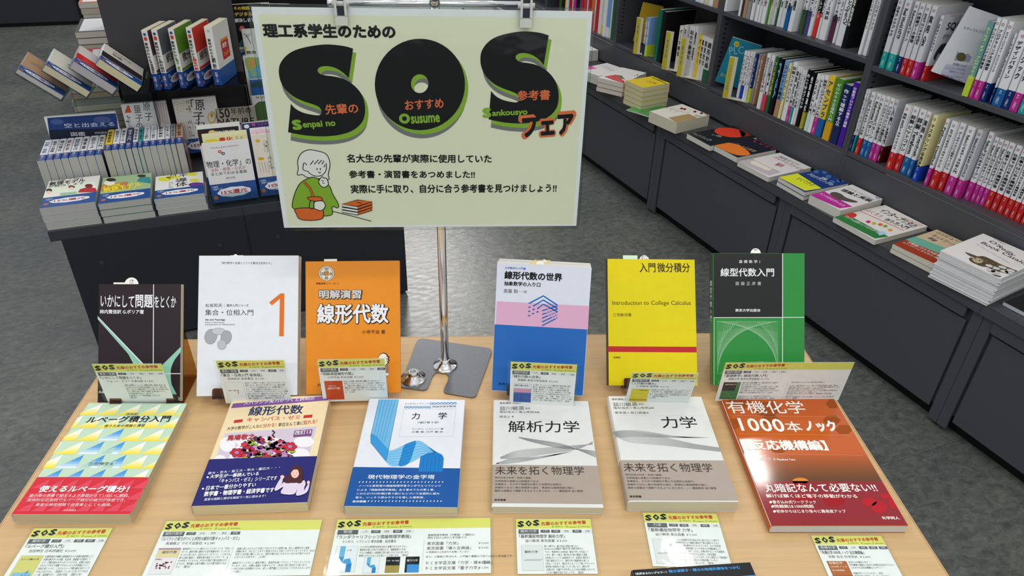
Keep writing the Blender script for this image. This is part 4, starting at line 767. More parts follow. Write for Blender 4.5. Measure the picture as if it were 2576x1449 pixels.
T66 = lambda p, a, b, c, d: plate(p, a, b, c, d, '#b8672c', [(0, 0, 1, .4, '#8a4a20')], [('有機化学', .08, .86, .0044, '#f0e4d4'), ('1000本ノック', .1, .72, .0036, '#f0e4d4'), ('【反応機構編】', .1, .58, .0026, '#f0e4d4')])
card(flat_card(2040.1, 1347.9, -2.2, .0925, .080), '有機化学', (1, 0, 1, 1, 1), '有機化学1000本ノック 反応機構編', '矢野 将文 化学同人 ￥3,000', ['本当に1000題あります…！', '反応機構の基礎から始まり応用的な反応までカバー！', 'これをやれば反応機構はバッチリ！！', '', '有機化学についていけない…2年生', '有機化学の予習をしたい人 におすすめ！'], 'small laminated card below the orange and dark red workbook', G2, cw=.0925, chh=.080, thumb=T66)
# ---------------------------------------------------------------- the long steel bookcase on the right
SA = R_(21.7); SU = Vector((sin(SA), -cos(SA), 0)); SWv = Vector((cos(SA), sin(SA), 0)); UP = Vector((0, 0, 1))
SOr = at(1971, 479, .43); SOr.z = 0
BM = frame(SOr, SU, SWv, UP)      # local: x along the row towards the camera, y into the case, z up   (mirrored axes kept right-handed below)
def sp(s, tt, z): return SOr+SU*s+SWv*tt+UP*z
def sbox(mb, s0, s1, t0, t1, z0, z1, mt):
    P = [sp(s, t_, z) for z in (z0, z1) for t_ in (t0, t1) for s in (s0, s1)]
    mb.add(P, [(0, 1, 3, 2), (4, 6, 7, 5), (0, 4, 5, 1), (1, 5, 7, 3), (3, 7, 6, 2), (2, 6, 4, 0)], mt)
MODS = [.02+.747*k for k in range(-4, 3)]
for i in range(len(MODS)-1):
    a, b = MODS[i], MODS[i+1]
    nm = ('farthest', 'far', 'left-hand', 'middle', 'right-hand', 'nearest')[i]
    u = empty('bookcase_unit', I4, 'dark grey steel bookcase bay, the %s one along the aisle' % nm, 'bookcase', 'bookcase bays of the long row')
    for s0, s1 in ((a+.0004, a+.0125), (b-.0125, b-.0004)):
        mb = MB(); sbox(mb, s0, s1, .215, .47, .43, 1.62, DARK); mb.build('side_panel', u)
    mb = MB(); sbox(mb, a+.0125, b-.0125, .465, .47, .43, 1.62, DARK2); mb.build('back_panel', u)
    mb = MB(); sbox(mb, a+.0125, b-.0125, .2155, .219, .44, .5362, DARK); mb.build('kick_panel', u)
    zs = (.857, .857, .857, .857, .843, .843)[i]
    for z0, nm2 in ((.538, 'shelf'), (zs-.0165, 'shelf'), (1.16, 'shelf'), (1.6, 'shelf')):
        mb = MB(); sbox(mb, a+.0128, b-.0128, .216, .464, z0, z0+.0165, DARK); mb.build(nm2, u, bevel=.0015)
    mb = MB()                     # rows of slots punched for shelf brackets
    for s_, sg_ in ((a+.0126, 1), (b-.0126, -1)):
        for k in range(34):
            z = .60+.0185*k
            if abs(z-zs) < .02: continue
            sbox(mb, s_, s_+.0006*sg_, .236, .2475, z, z+.0042, BLACK)
    mb.build('bracket_slots', u, kind='stuff')
    # ledge, drawer front and plinth
    mb = MB(); sbox(mb, a-.015+.0006, b-.015-.0006, 0, .2142, .428, .430, mat('#4a4b4e', .38, 0, 'plain', .4)); sbox(mb, a-.015+.0006, b-.015-.0006, 0, .003, .3985, .4295, DARK); mb.build('ledge', u)
    mb = MB(); sbox(mb, a-.0055, b-.0065, .022, .47, .06, .3975, DARK2); mb.build('base_box', u)
    for s0, s1 in ((a-.0055, a+.024), (b-.036, b-.0065)):
        mb = MB(); sbox(mb, s0, s1, .012, .0215, .012, .397, DARK); mb.build('front_post', u, bevel=.001)
    mb = MB(); sbox(mb, a+.032, b-.046, .0145, .0215, .045, .352, DARK); mb.build('drawer_front', u, bevel=.002)
    mb = MB(); P = [sp(a+.022, .004, .356), sp(b-.050, .004, .356), sp(b-.050, .004, .392), sp(a+.022, .004, .392)]
    pr = rounded([(a+.026, .362, .010), (b-.052, .362, .010), (b-.052, .394, .002), (a+.026, .394, .002)], .002)
    mb.prism([sp(x, .006, z) for x, z in pr], SWv*.004, DARK); mb.build('grip_lip', u)
    mb = MB(); sbox(mb, a+.0, b-.02, .045, .46, 0, .06, BLACK); mb.build('plinth', u)
# books standing on the shelves -----------------------------------
CO = {'w': '#e2e3e6', 'te': '#1f9c98', 'nv': '#15306e', 'rd': '#bd2a2c', 'mg': '#b8318c', 'bl': '#1f5f9e', 'mr': '#4a0f14', 'bb': '#1b43b0', 'yl': '#e3dca4', 'bk': '#17171a', 'gn': '#2b6040', 'lm': '#b9cf3c', 'tn': '#b08a6a', 'pk': '#cf4258', 'ol': '#a8a23a', 'lb': '#bcdadd', 'vi': '#4a1f9c', 'gr': '#4f9036', 'ye': '#e8c832', 'sk': '#7aa4d8', 'gy': '#8e9092', 'dp': '#40383e', 'be': '#d8cdb0', 'tl': '#2f9a86', 'cw': '#d8d4c8', 'db': '#1e2c5c', 'rr': '#d23a38', 'pu': '#4a4a86', 'dg': '#3e5a38', 'pl': '#9a94b8', 'or': '#d87a3a', 'am': '#d0a020', 'bw': '#5a3048', 'sg': '#6a9a98'}
NM = {'w': 'white', 'te': 'teal', 'nv': 'navy', 'rd': 'red', 'mg': 'magenta', 'bl': 'blue', 'mr': 'maroon', 'bb': 'cobalt', 'yl': 'straw', 'bk': 'black', 'gn': 'dark green', 'lm': 'lime', 'tn': 'tan', 'pk': 'pink red', 'ol': 'olive yellow', 'lb': 'pale blue', 'vi': 'violet', 'gr': 'leaf green', 'ye': 'yellow', 'sk': 'sky blue', 'gy': 'grey', 'dp': 'dark purple', 'be': 'beige', 'tl': 'sea green', 'cw': 'cream white', 'db': 'dark navy', 'rr': 'bright red', 'pu': 'dull purple', 'dg': 'forest green', 'pl': 'lilac', 'or': 'orange', 'am': 'amber', 'bw': 'plum', 'sg': 'sage teal'}
ORD = ['first', 'second', 'third', 'fourth', 'fifth', 'sixth', 'seventh', 'eighth', 'ninth', 'tenth']+[a+b for a in ('eleven', 'twelf', 'thirteen', 'fourteen', 'fifteen', 'sixteen', 'seventeen', 'eighteen', 'nineteen') for b in ('th',)]+['twentieth']+['twenty-'+x for x in ('first', 'second', 'third', 'fourth', 'fifth', 'sixth', 'seventh', 'eighth', 'ninth')]+['thirtieth']+['thirty-'+x for x in ('first', 'second', 'third', 'fourth', 'fifth', 'sixth', 'seventh', 'eighth', 'ninth')]
LAST = {}
def spine_book(F, q, z, h, c, foot, title, where, i, dep=.148, tcol='#2a2a2c', ring=False, lean=0.0, sub=None, pub=None, ff=.235, tlen=.5, tw=.55, fcov=None):
    """q=(x0,y0,x1,y1): the two bottom corners of the spine in crop F"""
    P = at(F[0]+q[0]/F[2], F[1]+q[1]/F[2], z); Q = at(F[0]+q[2]/F[2], F[1]+q[3]/F[2], z)
    s0 = (P-SOr).dot(SU); s1 = (Q-SOr).dot(SU); t0 = (P-SOr).dot(SWv); th = max(s1-s0-.0016, .004); kk = math.floor((s0+th/2-.02)/.747); lo_ = .02+.747*kk+.0145; hi_ = .02+.747*(kk+1)-.0145
    le = LAST.get((where, kk), -99); s0 = max(s0+.0006, lo_, le+.0012); th = max(min(th, hi_-s0, s1-s0-.0004), .0045); s0 = min(s0, hi_-th); LAST[(where, kk)] = s0+th; s0 -= .0003
    t0 = min(max(t0, .2165), .26)
    return place_spine(sp(s0+.0003, t0, z+.0004), th, h, c, foot, title, where, i, dep, tcol, ring, lean, sub, pub, ff, tlen, tw, fcov)
def place_spine(o, th, h, c, foot, title, where, i, dep=.148, tcol='#2a2a2c', ring=False, lean=0.0, sub=None, pub=None, ff=.235, tlen=.5, tw=.55, fcov=None, X=None, Z=None, group=None, lab=None):
    X = X or SWv; Z = Z or SU; Y = UP
    M = frame(o, X, Y, Z)
    if lean: M = M @ Matrix.Rotation(R_(lean), 4, 'X')
    dep = min(dep, .2)
    lab = lab or '%s spine%s, %s from left, %s' % (NM[c], (' with %s foot band' % NM[foot]) if foot else '', ORD[i], where)
    b = book(M, dep, h, th, lab, group or ('books on '+where), front=fcov or CO[c], page='#cfccc0', band=(h*ff, CO[foot]) if foot else None, r=.0008, rough=.38, ct=.0004, inset=.0015)
    p = Print(M, o=(-.0009 if foot else -.0001, 0, 0), A=(0, 0, 1), B=(0, 1, 0)); p.N = Vector((-1, 0, 0))
    if ring:
        cy = h*.935; r = min(.0038, th*.3); n = 16; oo = [(th/2+r*cos(2*pi*k/n), cy+r*sin(2*pi*k/n)) for k in range(n)]; ii = [(th/2+r*.68*cos(2*pi*k/n), cy+r*.68*sin(2*pi*k/n)) for k in range(n)]
        p.put(oo+ii, [(k, n+k, n+(k+1) % n, (k+1) % n) for k in range(n)], '#8c2430', 0); p.put([(th/2+r*.9, cy+r*.75), (th/2+r*1.2, cy+r*.75), (th/2+r*1.05, cy+r*1.05)], [(0, 1, 2)], '#8c2430', 0)
    if title: p.down(title, th*.56 if sub else th*.5, h*(.88 if ring else .93), h*tlen, min(th*.86, th*tw*1.3), tcol, 0, .028 if th > .008 else .02)
    if sub: p.down(sub, th*.14, h*.86, h*tlen*.95, th*.2, tcol, 0)
    if foot and pub is not False: p.down(pub or "O'REILLY", th*.5, h*.13, h*.095, th*.42, '#f0f0f0', 2)
    if foot and pub is None: p.down('著 訳', th*.5, h*(ff-.02), h*.05, th*.3, '#e8e8e8', 2)
    p.done(b, 'spine_print')
    return b, M
CA = (2060, 300, 6.0375); CB = (2300, 260, 4.529); CB2 = (2000, 250, 4.39); CC = (2000, 0, 4.472); CG = (1600, 0, 4.293); CE = (1700, 60, 6.036); CH = (1780, 160, 8.52); CI = (1960, 160, 6.5875); CF = (1500, 0, 7.245); CN = (1440, 0, 4.52)
Z1 = .5545; O1 = 'lower shelf of white programming books'
low = [(CA, (425, 465, 480, 478), 'w', 'nv', 'ゼロトラストOkta'), (CA, (482, 482, 526, 490), 'w', 'te', 'はじめてのデータ'), (CA, (528, 522, 602, 540), 'w', 'rd', 'SQLではじめるデータ分析'), (CA, (605, 545, 667, 575), 'w', 'bl', 'Kubernetesパターン'), (CA, (670, 578, 735, 600), 'w', 'bl', 'Kubernetesパターン'), (CA, (738, 597, 795, 620), 'w', 'mg', 'プログラミング言語AWK'), (CA, (797, 625, 855, 655), 'w', 'mg', 'プログラミング言語AWK'), (CA, (860, 648, 925, 670), 'w', 'mr', '入門 eBPF'),
 (CA, (1005, 740, 1120, 770), 'w', 'rd', '実践 AWSデータサイエンス'), (CA, (1122, 770, 1215, 805), 'w', 'rd', '詳解 ビットコイン'), (CA, (1217, 812, 1310, 855), 'w', 'bl', '詳解 Terraform'), (CA, (1312, 860, 1395, 885), 'w', 'bl', '実践 Keycloak'), (CB2, (1283, 890, 1365, 905), 'yl', 'bb', 'マスタリングGHIDRA'), (CB, (98, 925, 155, 938), 'w', 'mg', 'Python Distilled'),
 (CB, (157, 950, 248, 975), 'w', 'rd', 'Rではじめるデータサイエンス'), (CB, (250, 975, 325, 1000), 'w', 'rd', 'データサイエンス設計マニュアル'), (CB, (327, 1015, 428, 1048), 'w', 'mg', 'Pythonによるデータ分析入門'), (CB, (430, 1062, 500, 1085), 'w', 'mg', 'Pythonからはじめるアルゴリズム'), (CB, (555, 1085, 640, 1103), 'w', 'mg', 'Pythonではじめるオープン'), (CB, (643, 1105, 697, 1123), 'w', 'mg', 'Pythonではじめるオープン'), (CB, (699, 1125, 754, 1145), 'w', 'mg', 'Pythonではじめるオープン'), (CB, (756, 1148, 812, 1168), 'w', 'mg', 'Pythonではじめるオープン'),
 (CB, (815, 1170, 882, 1198), 'w', 'rd', '仕事ではじめる機械学習'), (CB, (884, 1205, 952, 1232), 'w', 'rd', '仕事ではじめる機械学習'), (CB, (954, 1238, 1026, 1265), 'w', 'rd', '仕事ではじめる機械学習'), (CB, (1028, 1270, 1094, 1297), 'w', 'rd', 'ウェブ最適化ではじめる機械学習'), (CB, (1096, 1300, 1152, 1325), 'w', 'rd', 'ウェブ最適化ではじめる機械学習'), (CB, (1154, 1330, 1217, 1355), 'w', 'rd', '機械学習による検索ランキング'), (CB, (1220, 1362, 1285, 1385), 'w', 'rd', '機械学習による検索'), (CB, (1287, 1392, 1352, 1415), 'w', 'rd', '推薦システム実践入門'), (CB, (1354, 1420, 1420, 1445), 'w', 'rd', '機械学習')]
for i, (F, q, c, ft, ti) in enumerate(low):
    spine_book(F, q, Z1, .212 if i < 18 else .200 if i > 18 else .21, c, ft, ti, O1, i, ring=True, ff=.27 if i not in (12,) else .24, tlen=.56 if ti != 'マスタリングGHIDRA' else .66, tw=.68, sub=None if i % 3 else 'データと入門のための実践', tcol='#26262a', fcov='#c9cacf' if i in (7, 17) else None)
Z2 = .8435; O2 = 'upper shelf of white programming books'
up = [((880, 765, 962, 780), 'te', 'PHPクックブック'), ((985, 785, 1068, 808), 'te', 'Real World HTTP'), ((1072, 820, 1133, 835), 'nv', 'Kubernetesパターン'), ((1136, 838, 1198, 855), 'rd', '大規模データ管理'), ((1200, 858, 1256, 876), 'rd', 'AWSではじめる生成AI'), ((1258, 880, 1330, 897), 'mg', '実用 Git'), ((1405, 905, 1456, 914), 'rd', 'SQLポケットガイド')]
up2 = [((1937, 1100, 1992, 1112), 'mg', 'プログラミング文体練習'), ((1995, 1113, 2068, 1130), 'mg', 'プログラミング文体練習'), ((2072, 1132, 2148, 1147), 'nv', 'オブザーバビリティ・エンジニアリング'), ((2172, 1165, 2202, 1170), 'nv', 'Tidy First?'), ((2204, 1178, 2312, 1210), 'bl', 'デザインパターン'), ((2314, 1212, 2396, 1238), 'nv', 'レンジック'), ((2398, 1240, 2494, 1268), 'mg', 'リーン開発'), ((2496, 1272, 2576, 1297), 'te', 'ソフトウェア')]
for i, (q, ft, ti) in enumerate(up):
    b, M = spine_book(CC, q, Z2, .21 if i < 6 else .188, 'w', ft, ti, O2, i, ring=True, tlen=.42, tw=.6, ff=.24, fcov='#cfd0d4', dep=.15 if i < 6 else .125, tcol='#222226')
    if i == 6:
        th_ = max(v[2] for v in [tuple(c.co) for c in b.children[0].data.vertices]); p = Print(M, o=(0, 0, th_), F=CC, clip=(.001, .046, .124, .187))
        p.text("O'REILLY", (1738, 190), (1818, 178), (1740, 165), '#9a4a52', 1); p.text('SQL', (1690, 352), (1832, 345), (1690, 255), '#2c2c30', 1, .02, 2); p.text('ポケットガ', (1655, 440), (1820, 430), (1660, 385), '#2c2c30', 1, .01)
        p.poly(smoothline([(1560, 640), (1600, 560), (1650, 500), (1720, 485), (1765, 510), (1750, 560), (1700, 600), (1680, 640), (1620, 600), (1585, 655), (1570, 680)], 4, True), '#3a3c3c', 1); p.done(b)
b, M = spine_book(CC, (1851, 1075, 1934, 1095), Z2, .205, 'sg', 'lm', 'ルールズ・オブ・プログラミング', O2, 8, ring=False, tlen=.7, tw=.55, tcol='#e8e89a', ff=.28, pub=False, lean=0)
for i, (q, ft, ti) in enumerate(up2): spine_book(CC, q, Z2, (.218, .218, .215, .19, .20, .21, .21, .21)[i], 'w', ft, ti, O2, 9+i, ring=True, tlen=.5, tw=.58, ff=.24, tcol='#222226')
# the book whose cover leans in the gap
pA = at(CC[0]+1600/CC[2], CC[1]+880/CC[2], Z2+.0004); s_a = (pA-SOr).dot(SU); t_a = .222
Yv = (UP*.93+SU*.10+SWv*.22).normalized(); Xv = (SU*.62+SWv*.785).normalized(); Xv = (Xv-Yv*Xv.dot(Yv)).normalized(); M = frame(sp(s_a+.022, t_a, Z2+.0012+max(0, -Xv.z*.145)), Xv, Yv, Xv.cross(Yv))
b = book(M, .145, .19, .012, 'white paperback leaning with its cover showing, grey tower printed on it', 'books on '+O2, front='#d9dade', page='#cfccc0', r=.001); p = Print(M, o=(0, 0, .012), F=CC)
p.text('スタッフエン', (1888, 325), (2085, 372), (1895, 292), '#303034', 1, .01); p.text('ジニア', (2090, 374), (2190, 400), (2095, 340), '#303034', 1, .01); p.clip = (.0005, .0005, .1445, .1895)
p.poly([(1700, 720), (2000, 740), (1960, 985), (1600, 880)], '#bcbcd6', 1); p.poly([(1830, 570), (1850, 600), (1930, 610), (1945, 600), (1985, 640), (1960, 700), (1790, 680)], '#9a9cb4', 2); p.disc(1870, 640, 55, 50, '#5c5a34', 3, 12)
for k, s_ in enumerate(('管理職にならず', 'エンジニアリングのスキル', '技術的にリードする', 'スタッフエンジニアのキャリア')): p.text(s_, (1720-20*k+(50 if k % 2 == 0 else -20), 730+42*k), (1925-12*k, 760+42*k), (1724-20*k+(50 if k % 2 == 0 else -20), 702+42*k), '#3a3a44', 4)
p.text('管理専門職のための', (1640, 850), (1880, 925), (1645, 830), '#26262c', 4); p.done(b)
# lizard cover seen beside the pocket guide
# bay with the mixed spines: upper shelf
Z3 = .857; O3 = 'upper shelf of mixed computing bay'
mix = [((915, 118, 972, 125), 'w', None, 'データ', .19), ((995, 178, 1034, 185), 'w', None, '統計学', .2), ((1040, 182, 1095, 188), 'dp', None, '数理', .21), ((1132, 186, 1174, 195), 'tn', None, '数学のための', .18), ((1176, 196, 1222, 208), 'gy', None, 'ベイズ', .18), ((1224, 210, 1262, 220), 'w', None, '科学と計算', .18), ((1264, 228, 1300, 238), 'w', None, '数理統計', .18), ((1302, 240, 1334, 247), 'w', None, '数理最適化', .18), ((1336, 250, 1378, 262), 'w', None, '確率統計', .18), ((1380, 258, 1410, 262), 'gr', None, '', .19), ((1412, 262, 1448, 268), 'cw', None, '情報科学', .19), ((1450, 262, 1483, 270), 'w', None, '入門機械学習', .19), ((1485, 268, 1510, 280), 'gn', None, 'ML', .2), ((1512, 282, 1544, 292), 'w', None, '実践的学習', .2), ((1546, 290, 1581, 305), 'w', None, '機械学習', .2), ((1584, 318, 1628, 330), 'w', 'bl', '深層学習', .2), ((1630, 332, 1670, 347), 'w', None, '計算機', .21), ((1745, 350, 1800, 362), 'w', 'dg', '記号処理アルゴ', .19), ((1803, 366, 1842, 380), 'w', 'pu', '記号処理アルゴ', .19), ((1844, 383, 1890, 392), 'w', None, '量子コンピュータ', .19), ((1894, 392, 1935, 405), 'bk', 'rr', 'ディジタルツイン', .19), ((1938, 408, 1962, 415), 'w', None, '高性能計算', .2), ((1964, 418, 2036, 440), 'w', None, 'データベース実装', .2), ((2062, 445, 2110, 462), 'w', 'bw', 'オープンデータ構造', .2), ((2113, 460, 2143, 470), 'w', None, 'データ工学', .2), ((2146, 482, 2202, 514), 'w', None, 'PythonとOpenCV', .21), ((2208, 512, 2262, 526), 'bk', None, 'ENGINEERS', .215)]
for i, (q, c, ft, ti, hh) in enumerate(mix): spine_book(CG, q, Z3, hh, c, ft, ti, O3, i, tlen=.6, tcol='#2c2c30' if c in ('w', 'gy', 'cw') else '#e0e0d8', pub=False if ft else None, ff=.42)
for k, q in enumerate(((465, 820, 533, 832), (536, 835, 606, 852))): spine_book((2080, 0, 6.036), q, Z3, .21, 'w', None, '制御とロボティクス', O3, 27+k, tlen=.55)
# lower shelf
O4 = 'lower shelf of mixed computing bay'
mx2 = [(CH, (605, 722, 663, 742), 'w', None, 'プログラミング', .185), (CH, (665, 745, 724, 768), 'w', 'bb', 'コンピュータ', .185), (CH, (728, 775, 778, 788), 'w', None, 'プログラム', .19), (CH, (780, 786, 824, 800), 'w', None, 'システム', .19), (CH, (830, 828, 888, 842), 'nv', 'lm', 'パーフェクト', .19), (CH, (896, 842, 945, 860), 'gy', None, 'ツイン', .19), (CH, (947, 862, 982, 880), 'tn', None, 'マイコン', .19), (CH, (984, 960, 1060, 992), 'w', None, 'RISC-VとChiselで学ぶ', .21), (CH, (1066, 1005, 1140, 1033), 'w', 'pk', 'CPU', .21), (CH, (1144, 1045, 1214, 1070), 'gn', None, 'つくるCPU自作', .21), (CH, (1250, 1080, 1332, 1108), 'bk', None, 'FPGA', .21), (CH, (1336, 1130, 1430, 1165), 'sk', 'tn', 'コンピュータ構成', .21), (CH, (1442, 1168, 1494, 1192), 'yl', None, 'ハードウェア', .205), (CH, (1498, 1208, 1608, 1245), 'w', None, '詳解カスタムビルド', .215), (CH, (1615, 1250, 1692, 1272), 'w', 'mg', '実践 Rust入門', .205), (CH, (1697, 1272, 1758, 1287), 'w', 'te', '言語処理', .205), (CI, (175, 1000, 226, 1012), 'w', None, 'コンピュータの基礎', .2), (CI, (228, 1012, 258, 1020), 'w', None, 'サーバ', .2), (CI, (260, 1022, 300, 1048), 'bk', None, '作って学ぶブラウザ', .205), (CI, (303, 1070, 350, 1090), 'bk', 'ol', '性能最適化', .205), (CI, (365, 1108, 430, 1132), 'w', 'lb', 'システム入門', .205), (CI, (432, 1132, 488, 1158), 'w', None, 'Scheme 入門', .205), (CI, (490, 1160, 558, 1188), 'w', 'mg', '詳説プログラミング入門', .21), (CI, (562, 1188, 670, 1228), 'ye', 'bl', 'アセンブラ', .215), (CI, (676, 1245, 795, 1292), 'gr', 'am', 'ゼロからのOS自作入門', .215), (CI, (806, 1300, 934, 1350), 'db', None, '作って理解するOS', .205), (CI, (938, 1358, 1042, 1392), 'vi', None, '分散型プロセスの構造と理解', .222)]
for i, (F, q, c, ft, ti, hh) in enumerate(mx2): spine_book(F, q, Z1, hh, c, ft, ti, O4, i, tlen=.62, tw=.7, tcol='#2c2c30' if c in ('w', 'yl', 'cw', 'sk') else '#26408c' if c == 'ye' else '#f0d040' if ti.startswith('つくる') else '#6fb8e8' if ti == 'FPGA' else '#e8e8ea', pub=False if ft not in ('mg', 'te') else None, ff=.30)
# leaning cover and divider plates
def divider(F, q, z, h, w, label, txt, col='#b8ac1c'):
    P = at(F[0]+q[0]/F[2], F[1]+q[1]/F[2], z); s0 = (P-SOr).dot(SU); t0 = max((P-SOr).dot(SWv), .17)
    Xd = (SU*.86+SWv*.5).normalized(); M = frame(sp(s0, t0, z+.0005), Xd, UP, Xd.cross(UP))
    e = empty('shelf_divider', M, label, 'divider', 'yellow genre dividers on the bookcase')
    mb = MB(); mb.box(0, w, 0, h, -.001, 0, mat('#c9c4ae', .35)); mb.build('plastic_plate', e)
    mb = MB(); mb.box(.001, w*.6, .002, h*.97, .0002, .0006, mat(col, .5)); mb.build('label_strip', e)
    mb = MB(); mb.box(0, .10, 0, .001, -.03, -.0011, mat('#c9c4ae', .35)); mb.build('foot', e)
    p = Print(M, o=(0, 0, .0006)); p.down(txt, w*.33, h*.8, h*(.6 if len(txt) > 4 else .5), w*.24, '#5a7f88', 0, .02); p.done(e)
divider(CE, (705, 1120), Z1+.0002, .165, .034, 'yellow divider plate before the teal leaning book', 'プログラミング言語')
divider(CF, (668, 972), Z1+.0002, .165, .034, 'yellow divider plate beside the leaning yellow book', '情報工学')
divider(CF, (1110, 1265), Z1+.0002, .165, .036, 'yellow divider plate beside the black hardcover', '情報理論')
divider(CN, (1150, 868), Z1+.0002, .165, .034, 'yellow divider plate before the large white book', '機械学習')
def lean_cover(F, q, z, w, h, t, lean, label, col, group, txt=None, out=.5):
    P = at(F[0]+q[0]/F[2], F[1]+q[1]/F[2], z); s0 = (P-SOr).dot(SU); t0 = max((P-SOr).dot(SWv), .222)
    Yv = (UP*cos(R_(lean))+SU*sin(R_(lean))).normalized(); Xv = (SU*out+SWv*(1-out*out)**.5).normalized(); Xv = (Xv-Yv*Xv.dot(Yv)).normalized()
    Zv = Xv.cross(Yv); M = frame(sp(s0+.006, t0+.003, z+.0016+max(0, -Xv.z*w)+max(0, -Zv.z*t)), Xv, Yv, Zv); b = book(M, w, h, t, label, group, front=col, page='#cfccc0', r=.001, rough=.3)
    if txt:
        p = Print(M, o=(0, 0, t), F=F)
        for a in txt: (p.text(*a[1:]) if a[0] == 't' else p.disc(*a[1:]))
        p.done(b)
lean_cover(CE, (556, 948), Z1, .12, .200, .008, 17, 'teal paperback leaning with its cover turned outward', '#2786a0', 'books on '+O4, [('d', 925, 308, 42, 44, '#d8c830', 1), ('t', '新版', (900, 325), (950, 330), (900, 292), '#4a4a20', 2), ('t', 'PLC', (815, 470), (1035, 455), (870, 350), '#8cc4d0', 1), ('t', '実践プログラミング', (670, 790), (860, 860), (690, 740), '#c9d06a', 1)], .7)
lean_cover(CF, (640, 795), Z1, .10, .195, .006, 14, 'yellow booklet leaning in a clear holder', '#c9a62a', 'books on lower shelf of information theory bay', None, .6)
O5 = 'lower shelf of information theory bay'
mx3 = [(CF, (810, 1000, 845, 1020), 'pl', 'db', '信頼性', .17), (CF, (848, 1018, 898, 1035), 'sk', 'lm', '技術者', .175), (CF, (905, 1105, 1000, 1130), 'tl', None, '', .225), (CF, (1045, 1135, 1115, 1158), 'bk', None, '', .222), (CN, (1090, 800, 1128, 818), 'cw', None, 'データ構造', .19), (CN, (1130, 825, 1155, 838), 'w', None, '符号理論', .20), (CN, (1240, 845, 1275, 872), 'w', None, '組合せ最適化', .205), (CN, (1277, 873, 1310, 885), 'w', None, '情報', .21), (CN, (1362, 873, 1410, 892), 'ye', None, 'オイラー', .18), (CN, (1402, 893, 1432, 908), 'w', None, '離散数学', .18), (CN, (1434, 908, 1462, 924), 'w', None, '離散数学', .18), (CN, (1464, 925, 1512, 952), 'w', 'gn', '線形計画', .18)]
for i, (F, q, c, ft, ti, hh) in enumerate(mx3): spine_book(F, q, Z1, hh, c, ft, ti, O5, i, tlen=.6, tcol='#2c2c30' if c in ('w', 'cw', 'ye') else '#e0e0e0', pub=False, ff=.3, dep=.16, fcov={'w': '#d5d5d8', 'tl': '#1f6a56'}.get(c))
O6 = 'upper shelf of information theory bay'
x0 = .02+.747*-1-.16
for i in range(9): place_spine(sp(-1.02+.029*i, .222, Z3+.0004), .024 if i % 2 else .027, .18+.01*(i % 3), ('w', 'cw', 'w', 'bl', 'w', 'w', 'be', 'w', 'tn')[i], None, '計算理論', O6, i)
for i in range(14): place_spine(sp(-1.44+.029*i, .222, Z3+.0004), .026, .19+.01*(i % 2), ('gn', 'w', 'bk', 'w', 'bl', 'cw', 'w', 'gr', 'w', 'w', 'be', 'w', 'w', 'gy')[i], None, '情報数学', 'upper shelf of information theory bay, far half', i) if -1.44+.029*i < -1.03 else None
# far bay behind the sign
O7 = 'lower shelf of bay beyond sign'; cc = ['dg', 'bk', 'ye', 'w', 'rd', 'w', 'mg', 'bk', 'bl', 'rd', 'pk', 'w', 'rd', 'or', 'w', 'rd', 'w', 'cw', 'w', 'sk', 'w', 'gn']
fo_ = {5: None, 11: 'rd', 13: 'rd', 17: 'ye', 19: 'w'}
for i in range(22): place_spine(sp(-1.4955-.0262*(22-i)-.004, .222+.004*(i % 3), Z1+.0004), .0248, .185+.012*((i*7) % 4)/3+(.01 if i > 18 else 0), cc[i], fo_.get(i), '', O7, i, pub=False, ff=.42 if i < 17 else .25)
# ---------------------------------------------------------------- books lying on the ledge
KF = (1440, 180, 3.293); RF = (1900, 420, 3.623); N2 = (2320, 560, 4.262); LF = (1440, 0, 6.585)
GL = 'books displayed on the bookcase ledge'
def ledge_book(F, A, B, D, n, tt, front_, label, page='#d8d5cb', draw=None, lower=None, rough=.3, spine=None, ztop=None, jit=True, band=None, w=None, h=None):
    zt = .4305+n*tt; a, b_, d = [at(F[0]+q[0]/F[2], F[1]+q[1]/F[2], zt) for q in (A, B, D)]
    X = (b_-a); w = w or X.length; X.normalize(); y_ = (d-a).normalized(); h = h or (d-a).length; ctr = a+((b_-a).normalized()*w+(d-a).normalized()*h)*.5; X = (X+Vector((y_.y, -y_.x, 0))).normalized(); Y = Vector((-X.y, X.x, 0)); a = ctr-X*w*.5-Y*h*.5
    mx_ = min((SOr+SWv*.2135-v_).dot(SWv) for v_ in (a, a+X*w))/max(Y.dot(SWv), .5); h = min(h, mx_-.004)
    for k in range(n):
        top = k == n-1; dx = 0 if top or not jit else (.0015 if k % 2 else -.001)
        M = frame(Vector((a.x, a.y, .4305+k*tt+.0002))+X*dx, X, Y, UP)
        lab = label if top else '%s, %s copy under the top one' % (label, ORD[n-2-k] if n > 2 else 'the')
        b = book(M, w, h, tt-(.0011 if n > 1 else .0004), lab, GL, front=front_ if top or not lower else lower, spine=spine, page=page, rough=rough, r=min(.003, tt*.4), band=band)
    if draw: p = Print(M, o=(0, 0, tt-(.0011 if n > 1 else .0004)), F=F, clip=(.0005, .0005, w-.0005, h-.0005)); draw(p); p.done(b)
    return b
bk_, wh = '#26262a', '#f2f2f2'
for k in range(2):
    M = frame(sp(-1.737+.002*(1-k), .03, .4307+.0265*k), SU, SWv, UP)
    b = book(M, .13, .181, .0255, 'white book with dark oval leaves beside the sign edge'+('' if k else ', lower copy'), GL, front='#dcdcd8', page='#cfcac0', r=.002)
    if k:
        p = Print(M, o=(0, 0, .0255)); [p.disc(x, y, .012, .006, '#4a4f48', 1, 12, px=False, rot=.4) for x, y in ((.03, .05), (.07, .08), (.1, .05), (.04, .12), (.09, .14))]; p.done(b)
